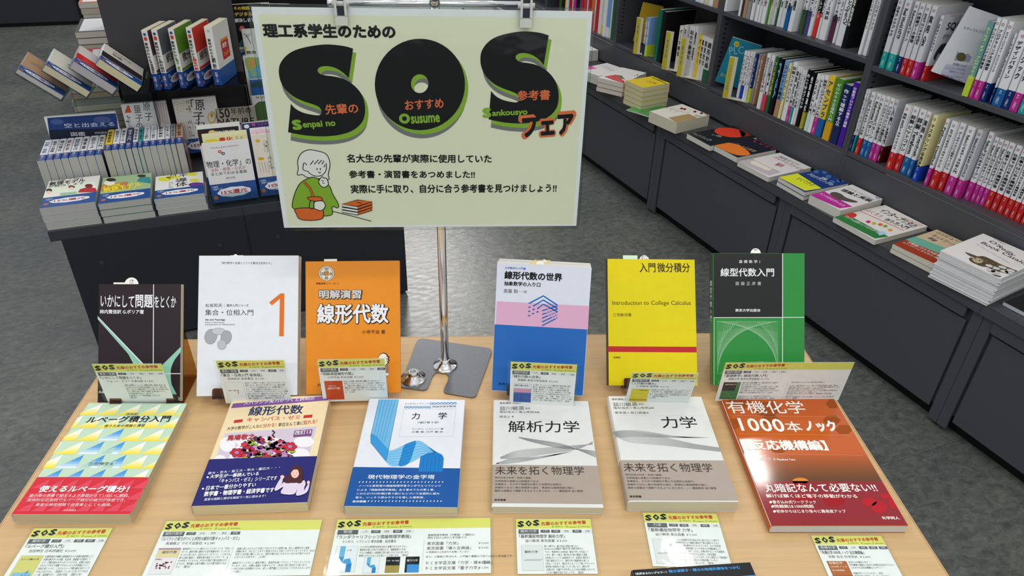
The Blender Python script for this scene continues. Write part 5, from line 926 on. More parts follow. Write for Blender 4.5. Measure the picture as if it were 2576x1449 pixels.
ledge_book(LF, (120, 1140), (440, 1265), (560, 1030), 2, .022, '#d9d7d4', 'grey printed paperback with a pink corner strip', draw=lambda p: [p.poly([(150, 1110), (290, 1085), (410, 1135), (270, 1150)], '#d8509a', 1)]+[p.line([(430+40*k, 1075+20*k), (600+40*k, 1100+24*k)], .003, '#8a8a8c', 1) for k in range(5)])
ledge_book(CN, (312, 880), (592, 955), (545, 755), 3, .021, '#dedbd6', 'white paperback with red striped corner photo', lower='#c23a3c', draw=lambda p: [p.poly([(360, 870), (490, 850), (595, 925), (590, 950), (520, 930)], '#c2303c', 1), p.poly([(490, 850), (560, 860), (600, 905), (545, 895)], '#5a6a30', 2)]+[p.line([(395+35*k, 868-4*k), (560+15*k, 935-8*k)], .0014, '#e8d8d8', 3) for k in range(4)]+[p.text('入門', (690, 860), (790, 880), (700, 830), bk_, 1)])
ledge_book(CN, (612, 912), (805, 1000), (905, 858), 5, .0205, '#dfc02c', 'yellow paperback topping the tall cream stack', page='#d6cfae', spine='#dfc02c', draw=lambda p: [p.line([(900, 878), (1070, 955)], .006, '#3f5a30', 1), p.text('計算機科学', (960, 905), (1060, 935), (985, 882), '#3a3a20', 2), p.text('入門と演習', (830, 925), (940, 955), (845, 912), '#5a4a20', 2)])
ledge_book(CN, (722, 1245), (870, 1328), (760, 1200), 1, .007, '#4f9a4a', 'thin green booklet under the thick white book corner', draw=lambda p: [p.line([(790+10*k, 1225+14*k), (880, 1228+16*k)], .002, '#b8d8b0', 1) for k in range(5)], h=.15, w=.12)
ledge_book(KF, (655, 328), (868, 430), (905, 262), 1, .046, '#dcd7cc', 'very thick white and gold book with spade marks', page='#d6d0b8', rough=.35, draw=lambda p: [p.poly([(795, 382), (870, 430), (1310, 372), (1170, 325), (1085, 345), (1150, 392), (1060, 398), (965, 350)], '#a48a5c', 1)]+[p.line(smoothline([(720+40*k, 300+14*k), (760+40*k, 285+14*k), (800+40*k, 310+10*k), (850+40*k, 300+12*k)]), .001, '#6a6460', 2) for k in range(4)]+[p.disc(x, y, 14, 8, '#6a2024', 3, 8) for x, y in ((1145, 368), (1015, 332), (1070, 345), (930, 312), (905, 306))]+[p.text('プログラミングの基礎', (1000, 372), (1130, 402), (1010, 352), bk_, 3)])
ledge_book(KF, (925, 505), (1140, 605), (1345, 452), 1, .022, '#1d1e20', 'black paperback with a large red disc', draw=lambda p: [p.disc(1305, 505, 130, 38, '#d83a26', 1, 30, rot=.12), p.poly([(1380, 478), (1430, 490), (1480, 532), (1400, 540)], '#8e2a1c', 1), p.text('アルゴリズム入門', (985, 515), (1130, 575), (1000, 500), '#b8b8b8', 2), p.text('データ構造', (1150, 530), (1230, 545), (1150, 515), '#b8b8b8', 2)])
ledge_book(KF, (1150, 605), (1365, 700), (1495, 560), 1, .022, '#1c1c2c', 'dark navy paperback with spaced red capitals and orange corner', draw=lambda p: [p.poly(smoothline([(1165, 600), (1265, 588), (1380, 610), (1475, 685), (1370, 693), (1250, 650)], 3, True), '#e2762a', 1), p.text('CODE', (1490, 578), (1655, 648), (1510, 552), '#c23a4a', 2, .01, 2, sp=.5), p.text('コードの原理', (1335, 602), (1500, 668), (1345, 585), '#b0a070', 2)])
ledge_book(KF, (1345, 738), (1625, 865), (1720, 680), 1, .018, '#dcd8d6', 'white paperback with pink speckled edge and crimson script', draw=lambda p: [p.poly([(1350, 735), (1475, 715), (1720, 835), (1628, 862)], '#bdb0b8', 1), p.poly([(1475, 745), (1510, 733), (1670, 805), (1620, 822), (1480, 765)], '#e2d8c8', 2), p.line([(1475, 722), (1720, 835)], .002, '#4a5a8a', 3), p.text('バイナリファイル', (1650, 712), (1890, 825), (1665, 690), '#8e2c50', 3, .01), p.text('解析', (1670, 775), (1730, 795), (1680, 745), '#a03050', 3, .015), p.text('実践ガイド', (1700, 705), (1860, 780), (1712, 690), '#2a2a50', 3)])
ledge_book(KF, (1690, 868), (1925, 990), (2062, 812), 2, .0165, '#1e3a78', 'navy paperback with a yellow foot band and pale blobs', band=None, draw=lambda p: [p.poly([(1692, 866), (1865, 843), (2065, 968), (1928, 988)], '#d8dc2e', 1), p.text('すぐできる！', (1840, 890), (1990, 955), (1860, 866), '#3a4a30', 2, .01), p.text('プログラミングの', (1940, 852), (2135, 945), (1955, 832), '#e8e8f0', 2, .01), p.text('宝箱', (2050, 880), (2090, 900), (2060, 862), '#e8e8f0', 2, .01)]+[p.disc(x, y, 24, 14, '#3f6aa8', 2, 12) for x, y in ((2090, 835), (2120, 870), (2150, 915), (2210, 905), (2020, 830), (2230, 900))])
ledge_book(RF, (460, 245), (765, 378), (905, 170), 1, .030, '#e0dcdc', 'white paperback with magenta foot band and dark animal engraving', draw=lambda p: [p.poly([(462, 243), (620, 218), (885, 362), (768, 377)], '#b82e92', 1), p.poly(smoothline([(680, 245), (720, 228), (780, 245), (830, 280), (930, 315), (900, 325), (820, 312), (740, 290)], 4, True), '#5a4e4c', 2), p.text('理論と実装', (770, 215), (1040, 322), (790, 190), bk_, 3, .03), p.text('コンピュータシステムの', (830, 190), (1075, 305), (840, 178), '#4a4a4e', 3), p.text('ナンドからテトリス', (575, 245), (795, 360), (590, 228), wh, 3, .01), p.poly([(1090, 262), (1125, 260), (1165, 290), (1100, 300)], '#c9cad0', 2), p.text('第2版', (1098, 290), (1135, 296), (1100, 268), bk_, 3)])
ledge_book(RF, (690, 450), (1090, 655), (1200, 350), 1, .0165, '#e2ded8', 'white and green paperback with big black katakana title', rough=.3, draw=lambda p: [p.poly([(692, 448), (815, 420), (1215, 635), (1092, 653)], '#2f7a3c', 1), p.disc(870, 440, 55, 24, '#cf3a2c', 2, 20), p.text('インタープリタの', (1120, 400), (1425, 555), (1150, 362), bk_, 3, .02, 2), p.text('作り方入門', (1165, 485), (1375, 570), (1180, 455), bk_, 3, .02, 2), p.text('ふくろう', (1000, 398), (1130, 460), (1040, 385), '#b83040', 3, .01), p.line([(955, 402), (1355, 580)], .003, '#cf3a30', 3), p.text('スクリプトエンジン', (1330, 478), (1510, 545), (1345, 455), '#cf3a30', 3, .01)]+[p.disc(x, y, 22, 12, c_, 3, 12) for x, y, c_ in ((1030, 500, '#c83060'), (1080, 515, '#c8b030'), (1140, 525, '#d86a30'), (1185, 540, '#8aa030'), (1230, 575, '#d8a030'))]+[p.text('プログラム言語をつくりながら学べる', (800, 450), (1110, 605), (815, 432), wh, 3), p.poly([(1105, 590), (1160, 585), (1205, 610), (1130, 625)], '#a8cce0', 3)])
ledge_book(RF, (1220, 692), (1650, 890), (1660, 580), 2, .015, '#cdb694', 'beige and teal paperback with a rust foot band', w=.182, draw=lambda p: [p.poly([(1222, 690), (1355, 657), (1700, 800), (1650, 888)], '#9c3a20', 1), p.poly([(1355, 657), (1465, 635), (1740, 742), (1700, 800)], '#6aae98', 1), p.text('コンピュータ', (1640, 600), (1880, 705), (1655, 580), bk_, 2, .01), p.text('ネットワーク', (1600, 625), (1800, 722), (1615, 603), bk_, 2, .01), p.text('基礎', (1565, 645), (1620, 680), (1580, 620), '#4a4a60', 2, .02), p.text('広範囲にわたる内容を', (1385, 690), (1665, 815), (1400, 675), '#f0e4dc', 2, .01), p.text('コンパクトにまとめた1冊', (1335, 690), (1655, 838), (1345, 675), '#f0e4dc', 2)])
# catalogue pile
cw_, nn = .182, 24
zt = .4305+nn*.0034
a, b_, d = [at(N2[0]+q[0]/N2[2], N2[1]+q[1]/N2[2], zt) for q in ((200, 300), (850, 605), (765, 135))]
X = (b_-a); wC = X.length; X.normalize(); Y = Vector((-X.y, X.x, 0)); hC = min(abs((d-a).dot(Y)), .205)
rn = random.Random(3)
for k in range(nn):
    f = (nn-1-k)/(nn-1); off = X*(.004*rn.uniform(-1, 1))+Y*(-.012*f+.002*rn.uniform(-1, 1)); M = frame(Vector((a.x, a.y, .4307+k*.0034))+off, X, Y, UP)
    root = empty('catalogue', M, 'top copy of the white catalogue pile, snake curled on eggs' if k == nn-1 else '%s catalogue down in the white catalogue pile' % ORD[nn-2-k], 'catalogue', 'pile of white catalogues on the bookcase ledge')
    mb = MB(); e = .0016
    nseg = 6; vs = []; th_ = .0026
    for i in range(nseg+1):
        x = wC*i/nseg; dz = 0
        vs += [(x, 0, dz), (x, hC, dz), (x, hC, dz+th_), (x, 0, dz+th_)]
    fs = [(4*i+j, 4*i+(j+1) % 4, 4*i+4+(j+1) % 4, 4*i+4+j) for i in range(nseg) for j in range(4)]+[(3, 2, 1, 0), (4*nseg, 4*nseg+1, 4*nseg+2, 4*nseg+3)]
    mb.add(vs, [f_[::-1] for f_ in fs], mat(('#dfdfdf', '#d2d2d4', '#e4e4e4')[k % 3], .4, 0, 'cover')); mb.build('pages', root)
    if k == nn-1:
        mb = MB(); mb.box(0, wC, 0, hC, th_, th_+.0003, mat('#e6e2df', .3, 0, 'cover')); mb.build('cover', root)
        p = Print(M, o=(0, 0, th_+.0003), F=N2, clip=(.001, .001, wC-.001, hC-.001))
        p.text("O'REILLY", (765, 175), (875, 238), (775, 160), '#9a5058', 1); p.text("O'Reilly", (690, 200), (950, 362), (715, 165), '#222226', 1, .01, 3); p.text('Book Catalog', (608, 222), (1125, 480), (632, 190), '#222226', 1, .01, 3); p.text('Our Latest Titles & Reprinted Highlights', (575, 232), (930, 438), (580, 224), '#5a5a5e', 1)
        p.poly(smoothline([(458, 318), (500, 328), (560, 350), (600, 362), (650, 360), (720, 385), (850, 450), (1000, 510), (1100, 545), (1080, 570), (960, 560), (800, 520), (700, 480), (640, 470), (560, 440), (510, 410), (505, 380), (560, 378), (500, 352)], 4, True), '#5a4a34', 2)
        p.poly(smoothline([(540, 385), (600, 380), (650, 400), (640, 430), (590, 435), (545, 412)], 4, True), '#b8a888', 3)
        for k_ in range(26): p.disc(520+22*k_+rn.uniform(-8, 8), 355+8.2*k_+rn.uniform(-12, 18), 8, 5, '#8e7a58', 3, 7)
        for x, y in ((720, 465), (790, 490), (860, 480), (880, 525), (780, 530), (930, 535), (740, 515), (950, 515)): p.disc(x, y, 50, 17, '#50504e', 4, 16, rot=.25); p.disc(x, y, 47, 14, '#d4d2cc', 5, 16, rot=.25)
        p.poly([(710, 543), (850, 576), (835, 585), (695, 550)], '#2c2c2e', 4); p.done(root)
ledge_book(N2, (912, 852), (1150, 985), (1010, 800), 1, .012, '#26262a', 'black covered book at the right edge of the ledge', page='#b8c0c4', w=.16, h=.19)
# ---------------------------------------------------------------- island fixture on the left
IA = R_(17.8); E1 = Vector((cos(IA), sin(IA), 0)); E2 = Vector((-sin(IA), cos(IA), 0)); OI = at(244, 881, 0)
IM = frame(OI, E1, E2, UP)
def ip(a, b, z): return OI+E1*a+E2*b+UP*z
def onI(F, x, y, d): p = hitp(F[0]+x/F[2], F[1]+y/F[2], OI+E2*d, E2)-OI; return p.dot(E1), p.z
def onH(F, x, y, z): p = at(F[0]+x/F[2], F[1]+y/F[2], z)-OI; return p.dot(E1), p.dot(E2)
A_ = (0, 300, 3.578); B0 = (0, 0, 3.623); B1 = (0, 0, 4.83); B2 = (400, 200, 4.026); B3 = (560, 0, 6.585)
isl = empty('display_island', IM, 'dark grey steel island fixture carrying the science book fair', 'fixture')
mb = MB(); mb.box(.006, 1.025, .006, 2.9, .012, .4, mat('#2a2b2f', .5, 0, 'plain', .25)); mb.build('body', isl)
mb = MB(); mb.box(.02, 1.01, .02, 2.88, 0, .013, BLACK); mb.build('plinth', isl)
for a, b_ in ((-.022, .5165), (.5175, 1.056)):
    mb = MB(); mb.box(a, b_, .010, 2.9, .425, .43, mat('#3c3d41', .42)); mb.box(a, b_, .008, .011, .398, .4295, DARK2); mb.build('tray', isl)
mb = MB(); mb.box(-.0215, -.019, .012, .10, .396, .4245, DARK2); mb.build('tray_bracket', isl)
mb = MB(); mb.box(.5168, .5178, .0045, .0062, .02, .397, BLACK); mb.build('panel_seam', isl)
for F, x, y in ((A_, 915, 1290), (A_, 1978, 1130), (A_, 2505, 1055)):
    e_, z_ = onI(F, x, y, .006); mb = MB(); mb.tube([(e_, .0065, z_), (e_, .0045, z_)], .0065, mat('#34353a', .4), 16); mb.build('screw_cap', isl)
mb = MB(); mb.box(.204, .600, .50, 1.55, .4305, 1.9, mat('#3b3a3d', .5, 0, 'plain', .3)); col_ = mb.build('tower_panel', isl, label='tall charcoal tower standing on the tray')
NB = '#1f4a8c'
def fair_band(p, cx, y, w_, s=1.0):
    """printed cloud and lettering on the navy fair band, local units"""
    p.put([(cx+w_*.36*cos(2*pi*k/18)*(1+.06*(k % 2)), y+w_*.11*sin(2*pi*k/18)*(1+.10*(k % 2))) for k in range(18)], [tuple(range(18))], '#e4e6ea', 0)
    p.at('15%還元', cx, y-w_*.045, w_*.105, '#a83a4a', 1, .03, 1, w=w_*.58, align='c'); p.at('大学生', cx-w_*.46, y+w_*.13, w_*.045, '#d8dce4', 0, .02); p.at('応援フェア', cx-w_*.44, y+w_*.08, w_*.04, '#d8dce4', 0, .02)
    p.put([(cx-w_*.42+w_*.05*cos(2*pi*k/10), y-w_*.10+w_*.05*sin(2*pi*k/10)) for k in range(10)], [tuple(range(10))], '#c06a44', 1)
GI = 'books on the island fixture'
def flat_book(ol, z, w, h, t, label, col, group, draw=None, band=True, page='#b9b9b3', F=A_):
    M = frame(ip(ol[0], ol[1], z+.0002), E1, E2, UP); b = book(M, w, h, t-.0012, label, group, front=col, page=page, rough=.3, r=.003, ct=.0008, band=(h*.36, NB) if band is True else None)
    if draw:
        p = Print(M, o=(0, 0, t-.0012), F=F, clip=(.0005, h*.36, w-.0005, h-.0005)); draw(p); p.clip = None; p.base = 8
        fair_band(p, w*.52, h*.19, w); p.done(b)
    return b
def st1(p):
    p.poly([(420, 620), (560, 585), (860, 560), (870, 660), (640, 690), (370, 715)], '#dfe6d4', 0)
    p.text('その問題、やっぱり', (448, 568), (745, 535), (455, 545), '#26262a', 1, .012); p.text('数理モデル', (440, 602), (765, 562), (448, 568), '#1c1c20', 1, .03); p.text('が解決します', (432, 618), (755, 583), (440, 600), '#1c1c20', 1, .012)
    p.disc(442, 640, 28, 16, '#3a3030', 2, 14); p.disc(440, 658, 22, 14, '#ecc8b0', 3, 14); p.poly([(385, 715), (400, 675), (470, 660), (540, 665), (520, 700)], '#e8e4dc', 2); p.disc(645, 610, 30, 14, '#5a3a34', 2, 14); p.disc(645, 620, 20, 11, '#ecc8b0', 3, 12)
    p.poly([(700, 660), (720, 630), (790, 610), (860, 620), (880, 655)], '#b83038', 2); p.disc(800, 600, 36, 18, '#7a2a2a', 3, 14); p.poly([(540, 665), (690, 650), (690, 670), (545, 690)], '#9ac0a0', 3)
def st2(p):
    p.poly([(915, 530), (1365, 485), (1372, 640), (900, 690)], '#9ab48a', 0); p.poly([(915, 590), (1150, 560), (1160, 620), (900, 650)], '#b87a50', 1); p.disc(1000, 545, 45, 16, '#3a3030', 2, 14); p.disc(985, 575, 50, 22, '#e8e0d4', 2, 14); p.disc(1275, 510, 40, 12, '#3a2c2c', 2, 14); p.poly([(1230, 560), (1260, 520), (1350, 520), (1365, 580)], '#3a8a8a', 2)
    p.text('その問題、', (925, 628), (1100, 600), (930, 600), '#e8d830', 4, .02); p.text('数理モデル', (935, 660), (1280, 600), (950, 615), '#e8d830', 4, .04); p.text('が解決します', (945, 668), (1230, 628), (955, 645), '#e8d830', 4, .02)
def st3(p):
    for x, y, rx, ry in ((1480, 540, 60, 20), (1730, 495, 50, 14), (1750, 550, 45, 14), (1560, 520, 70, 14)): p.disc(x, y, rx, ry, '#d8d43a', 1, 14)
    p.text('「半', (1580, 530), (1690, 515), (1580, 485), '#222226', 2, .01); p.text('導', (1580, 572), (1685, 560), (1580, 535), '#222226', 2, .01); p.text('体', (1580, 612), (1690, 598), (1580, 572), '#222226', 2, .01); p.text('一冊で', (1495, 545), (1560, 540), (1495, 505), '#3a3a40', 2); p.text('まるごと', (1520, 625), (1560, 620), (1520, 560), '#3a3a40', 2); p.disc(1775, 590, 80, 22, '#6a3a8a', 1, 16)
for (x0, y0, w, h, t, n, lb, col, dr) in ((-.0245, .021, .1445, .199, .0238, 3, 'white cover with three drawn people', '#dcdad2', st1), (.1255, .014, .1415, .193, .0222, 3, 'picture cover with yellow lettering and cafe scene', '#8aa884', st2), (.2745, .022, .1425, .173, .0185, 3, 'white cover with yellow blots and tall black characters', '#e2e2de', st3)):
    for k in range(n):
        top = k == n-1
        flat_book((x0+(.002 if k == 0 else 0), y0), .430+k*t, w-.001, h, t, ('%s, top of its island stack' if top else '%s, '+('middle' if k == 1 else 'bottom')+' book of its island stack') % lb, col, GI, dr if top else None)
# spine-up rows
def up_book(a0, th, e2, ztop, hgt, ln, c, title, label, tcol='#2c2c30'):
    M = frame(ip(a0, e2, ztop), -UP, E2, E1)      # x down from the spine, y away, z to the right
    b = book(M, hgt, ln, th, label, 'spine-up books in the island row', front=CO.get(c, c), page='#b4b4ac', r=.003, rough=.3, ct=.0006, band=(ln*.27, NB))
    p = Print(M, o=(-.0009, 0, 0), A=(0, 0, 1), B=(0, 1, 0)); p.N = Vector((-1, 0, 0))
    p.down(title, th*.5, ln*.9, ln*.55, th*.6, tcol, 0, .01); p.down('応援フェア', th*.5, ln*.245, ln*.2, th*.55, '#e0b8c4', 1, .03); p.done(b, 'spine_print'); return b
xs = [330, 410, 480, 550, 620, 708, 775, 862, 930]; a_ = [onI(A_, x, 375-(x-330)*.04, .24)[0] for x in xs]
tt_ = ('対数・指数', '数学の図鑑', '微分積分', '統計学', '線形代数とは', '確率論', '数理とデータ', '幾何入門'); rd_ = ('book with blue lettering', 'plain white book', 'white book, red crest at its head', 'white book, red lettering', 'thick white book, red crest', 'thin white book', 'thick off-white book', 'white book, red and yellow head')
for i in range(8): up_book(a_[i]+.0006, a_[i+1]-a_[i]-.0018, .238, .5605, .1295, .178, 'w', tt_[i], '%s, %s from left in the island row' % (rd_[i], ORD[i]), ('#3a6a9a', '#2c2c30', '#2c2c30', '#8a3038', '#2c2c30', '#2c2c30', '#5a5a5e', '#2c2c30')[i])
xs = [932, 1000, 1065, 1122, 1185, 1236, 1280, 1345, 1408, 1480, 1530, 1580, 1650]; a_ = [onI(A_, x, 290-(x-932)*.115, .225)[0] for x in xs]
cs = ('ye', 'w', 'w', 'bk', 'w', 'te', 'w', 'w', 'w', 'w', 'gy', 'tn'); tt_ = ('教養数学', '数学ガイド', '集合とは', '暗号入門', '情報理論', '物理', 'フーリエ解析', 'ベクトル解析', '統計解析', '位相入門', 'カオス', '歴史と数学')
for i in range(12):
    a0 = max(a_[i], .1445)
    up_book(a0+.0006, max(a_[i+1]-a0-.0018, .008), .223, .5765, .1455, .19, cs[i] if cs[i] != 'bk' else 'db', tt_[i], '%s book, %s from left in the island row' % (('yellow', 'white', 'thin white', 'navy and white', 'white narrow', 'teal and orange', 'white orange-capped', 'white orange-capped', 'white orange-capped', 'thin white and green', 'grey', 'tan')[i], ORD[8+i]), '#2c2c30' if cs[i] != 'bk' else '#e8e8e8')
# riser behind / under the row is not visible; acrylic stair rack with four books
TH = R_(43.6)
SX = E1*cos(TH)-UP*sin(TH); SZ = UP*cos(TH)+E1*sin(TH)
rk = empty('acrylic_stair_rack', IM, 'clear acrylic zigzag rack holding four slanted paperbacks', 'rack')
for i, (q, c, pc, sc, dd, tt2) in enumerate((((-.034, .812), '#b4906e', '#b8b8b4', '#b08c6a', 'tan patterned paperback', '探究'), ((.036, .814), '#ded9cc', '#c9c2a4', '#cfd6da', 'cream paperback with pale blue spine', '数と'), ((.108, .816), '#d8d0cc', '#b4aeb0', '#b8a8a8', 'paperback with a bright red lower half', '証明'), ((.179, .818), '#dcd6cc', '#cfc6a0', '#e2e2e0', 'cream paperback with bold black title', 'ガロア'))):
    wd_, ln, th = .131, .190, (.0145, .0195, .0235, .0225)[i]
    M = frame(ip(q[0], .30, q[1]-.000)+SZ*0, SX, E2, SZ)
    b = book(M, wd_, ln, th, '%s, %s of four slanted on the acrylic rack' % (dd, ('leftmost', 'second', 'third', 'rightmost')[i]), 'slanted books on the acrylic rack', front=c, spine=sc, page=pc, r=.003, band=(ln*.25, NB), rough=.3)
    p = Print(M, o=(0, 0, th))
    if i == 0:
        for k in range(5): p.line(smoothline([(.02+.018*j, ln*.62+.012*sin(j*1.4+k*1.25)) for j in range(6)], 4), .0007, '#2a2420', 1, px=False)
    if i == 2: p.rect(.001, ln*.26, wd_-.001, ln*.55, '#c8282c', 0); [p.rect(.02, ln*(.30+.035*k), wd_*.8, ln*(.307+.035*k), '#d86a60', 1) for k in range(5)]
    if i == 3: p.rect(.001, ln*.27, wd_-.001, ln*.55, '#2c2826', 0); p.at('ガロアの', .03, ln*.8, .016, '#26262a', 1, .02); p.at('群論', .03, ln*.66, .016, '#26262a', 1, .02)
    if i == 1: p.at('数学', .05, ln*.62, .012, '#3c4650', 1); p.at('なぜか', .05, ln*.5, .012, '#3c4650', 1)
    p.base = 8; fair_band(p, wd_*.45, ln*.125, wd_*.9); p.done(b)
    mb = MB(); o_ = Vector((q[0], 0, q[1])); sx = Vector((cos(TH), 0, -sin(TH))); sz = Vector((sin(TH), 0, cos(TH)))
    a0 = o_-sz*.0035; P = [a0, a0+sx*(wd_+.004), a0+sx*(wd_+.004)+sz*.0022, a0+sz*.0022]
    mb.prism([v+Vector((0, .296, 0)) for v in P], (0, .198, 0), ACR); mb.build('slanted_plate', rk)
    mb = MB(); b0 = o_+sx*(wd_+.002)-sz*.003; L_ = .045 if i < 3 else .05; P = [b0, b0+sx*.002, b0+sx*.002+sz*L_, b0+sz*L_]
    mb.prism([v+Vector((0, .296, 0)) for v in P], (0, .198, 0), ACR); mb.build('stop_plate', rk)
for a in (.065, .262):
    mb = MB(); mb.prism([(a, .298, .4305+.26), (a+.002, .298, .4305+.26), (a+.002, .298, .706), (a, .298, .706)], (0, .19, 0), ACR)
mb = MB(); mb.box(.062, .285, .42, .49, .66, .662, ACR); mb.build('rack_shelf', rk)
for a in (.062, .283):
    mb = MB(); mb.box(a, a+.002, .47, .49, .4308, .70, ACR); mb.build('rack_leg', rk)
# stack seen through the rack
for k in range(14):
    M = frame(ip(.050+.002*(k % 2), .505, .4305+.0205*k ), E1, E2, UP)
    if .4305+.0205*k+.02 > .70: break
    book(M, .148-.002*(k % 3), .17, .0192, '%s book up in the pale stack behind the acrylic rack' % ORD[k], 'stack of books inside the acrylic rack', front=('#d8d4cc', '#b8443c', '#cfd0cc', '#3a6a60', '#dcdcd8')[k % 5], page=('#c9c4ae', '#bfc0ba', '#b8ab96')[k % 3])
# five upright books on the dark shelf before the tower
ub = empty('acrylic_shelf', IM, 'smoky acrylic shelf before the tower carrying five upright books', 'shelf')
mb = MB(); mb.box(.300, .600, .345, .499, .7058, .7088, clear('#9a9a9a', 'smoke_grey_acrylic', .06)); mb.build('plate', ub)
for a in (.305, .592):
    mb = MB(); mb.box(a, a+.003, .36, .499, .58, .7056, clear('#9a9a9a', 'smoke_grey_acrylic', .06)); mb.build('bracket', ub)
for i, (a0, th, cc_, cn) in enumerate(((.3195, .0185, '#5a3a44', 'violet brown'), (.3475, .0185, '#5c6064', 'dark grey'), (.3955, .0185, '#5f8a2a', 'green'), (.4475, .0185, '#c83a2c', 'red'), (.5005, .026, '#d8d2c6', 'cream'))):
    ca_, sa_ = cos(R_(24)), sin(R_(24)); M = frame(ip(a0, .362, .7103), E2*ca_+E1*sa_, UP, E1*ca_-E2*sa_)
    b = book(M, .128, .186, th, 'white spined paperback with %s cover, %s of five before the tower' % (cn, ORD[i]), 'five upright books before the tower', front='#d9d6cf', spine='#dedcd6', page='#d8cfb4', r=.002, band=(.052, NB), rough=.3)
    p = Print(M, o=(0, 0, th)); 
    if i < 4: p.rect(.002, .186*.58, .126, .184, cc_, 0); p.at(('多変量', '統計', '微分', '線形')[i], .02, .186*.42, .030, '#26262a', 1, .02); p.rect(.002, .053, .126, .062, cc_, 0); p.base = 8; fair_band(p, .06, .024, .12)
    else: p.rect(.045, .07, .105, .135, '#b82a30', 0); p.rect(.045, .127, .105, .135, '#e08a2a', 1); p.at('統計', .055, .105, .018, '#f0e8e0', 2, .02); p.at('フェア', .055, .08, .014, '#e8d030', 2, .02)
    p.done(b)
    p = Print(M, o=(-.0009, 0, 0), A=(0, 0, 1), B=(0, 1, 0)); p.N = Vector((-1, 0, 0)); p.put([(th*.5+.0045*cos(2*pi*k/12), .174+.0045*sin(2*pi*k/12)) for k in range(12)], [tuple(range(12))], '#2a4a8c' if i < 4 else '#b8b8b0', 0)
    if i < 4: p.rect(th*.25, .155, th*.75, .166, '#c83a34', 0)
    p.down('意味がわかる', th*.4, .15, .06, .011, '#26262a', 0, .02); p.down(('多変量解析', '統計解析', '微分・積分', '線形代数', '統計')[i], th*.5, .092, .038, .013, ('#4a3a44', '#5c6064', '#5f8a2a', '#c83a2c', '#3a3a3c')[i], 0, .03); p.down('応援フェア', th*.5, .044, .036, .012, '#e0b8c4', 1, .03); p.done(b, 'spine_print')
# face-out books standing behind the row
def face_book(e0, d, z0, w, h, t, lean, label, col, draw=None, F=B0, band=None, spine=None):
    l = R_(lean); Y = UP*cos(l)+E2*sin(l); Z = E1.cross(Y); M = frame(ip(e0, d, z0)-Z*t*.0, E1, Y, Z)
    b = book(M, w, h, t, label, 'face-out books on the island', front=col, spine=spine, page='#d2cdbd', r=.0015, rough=.2, band=band)
    if draw: p = Print(M, o=(0, 0, t), F=F, clip=(.0006, band[0] if band else .0006, w-.0006, h-.0006)); draw(p); 
    if draw:
        p.clip = None; p.base = 8
        if band: fair_band(p, w*.5, band[0]*.5, w)
        p.done(b)
    return b
ez, zz = onI(B0, 405, 1055, .455)
face_book(ez, .432, zz-.148, .208, .148, .014, 8, 'landscape picture book with night sky photo and white rim', '#e4e4e4', draw=lambda p: [p.poly([(430, 1075), (1060, 1032), (1085, 1250), (455, 1270)], '#26407c', 1), p.poly([(445, 1185), (1075, 1165), (1085, 1255), (455, 1272)], '#1c2438', 2), p.disc(520, 1110, 60, 25, '#4a6098', 2), p.disc(930, 1090, 80, 30, '#4a5c90', 2), p.text('空と出会える', (590, 1165), (1045, 1148), (590, 1125), '#e4e4ec', 3), p.text('図鑑', (650, 1242), (780, 1238), (652, 1205), '#e4e4ec', 3), p.text('武田康男', (865, 1222), (975, 1218), (865, 1202), '#c8c8d0', 3)])
e0, z0 = onI(B0, 1100, 945, .45)
face_book(e0, .435, z0-.188, .137, .188, .016, 6, 'white cover with traffic cone, left of the two tall-lettered covers', '#dddcdc', draw=lambda p: [p.poly([(1160, 960), (1175, 960), (1200, 1025), (1135, 1030)], '#cf5a30', 1), p.text('原', (1310, 1010), (1375, 1008), (1312, 930), '#2c2c30', 1), p.text('量', (1225, 1030), (1290, 1028), (1227, 960), '#2c2c30', 1), p.text('子', (1325, 1100), (1395, 1098), (1327, 1030), '#2c2c30', 1), p.text('子', (1240, 1110), (1305, 1108), (1242, 1045), '#2c2c30', 1), p.text('の', (1250, 1175), (1305, 1172), (1252, 1120), '#2c2c30', 1), p.text('一冊で', (1160, 1170), (1205, 1168), (1160, 1055), '#3c3c40', 1)]+[p.line([(1415+22*k, 930), (1445+22*k, 1130)], .0012, '#c86a70', 1) for k in range(5)], band=(.05, NB))
e0, z0 = onI(B0, 1565, 900, .45)
face_book(e0, .435, z0-.188, .138, .188, .016, 6, 'white cover with yellow dot network and red lozenge, tall black lettering', '#dfdcd8', draw=lambda p: [p.disc(1590+28*(k % 6), 920+24*(k//6)+10*(k % 3), 6, 5, '#d8b83a', 1, 8) for k in range(26)]+[p.text('「原', (1750, 1010), (1870, 1005), (1752, 905), '#26262a', 1, .01), p.text('子', (1765, 1100), (1865, 1095), (1768, 1025), '#26262a', 1, .01), p.text('力', (1775, 1165), (1870, 1160), (1778, 1105), '#26262a', 1, .01), p.text('が', (1695, 945), (1735, 943), (1695, 910), '#26262a', 1), p.text('一冊', (1700, 1030), (1745, 1028), (1700, 965), '#26262a', 1), p.text('まるごと', (1735, 1250), (1775, 1248), (1725, 1080), '#26262a', 1), p.disc(1930, 1070, 38, 55, '#c9a62e', 1, 16), p.disc(1930, 1070, 30, 46, '#ded8c8', 2, 16), p.disc(1930, 1050, 12, 22, '#b8902a', 3, 10), p.poly([(1890, 1145), (1965, 1132), (1965, 1165), (1900, 1175)], '#a82c30', 2)]+[p.line([(1650+25*k, 1110), (1690+25*k, 1290)], .001, '#b8707a', 1) for k in range(3)], band=(.05, NB))
e0, z0 = onI(B0, 1960, 990, .43)
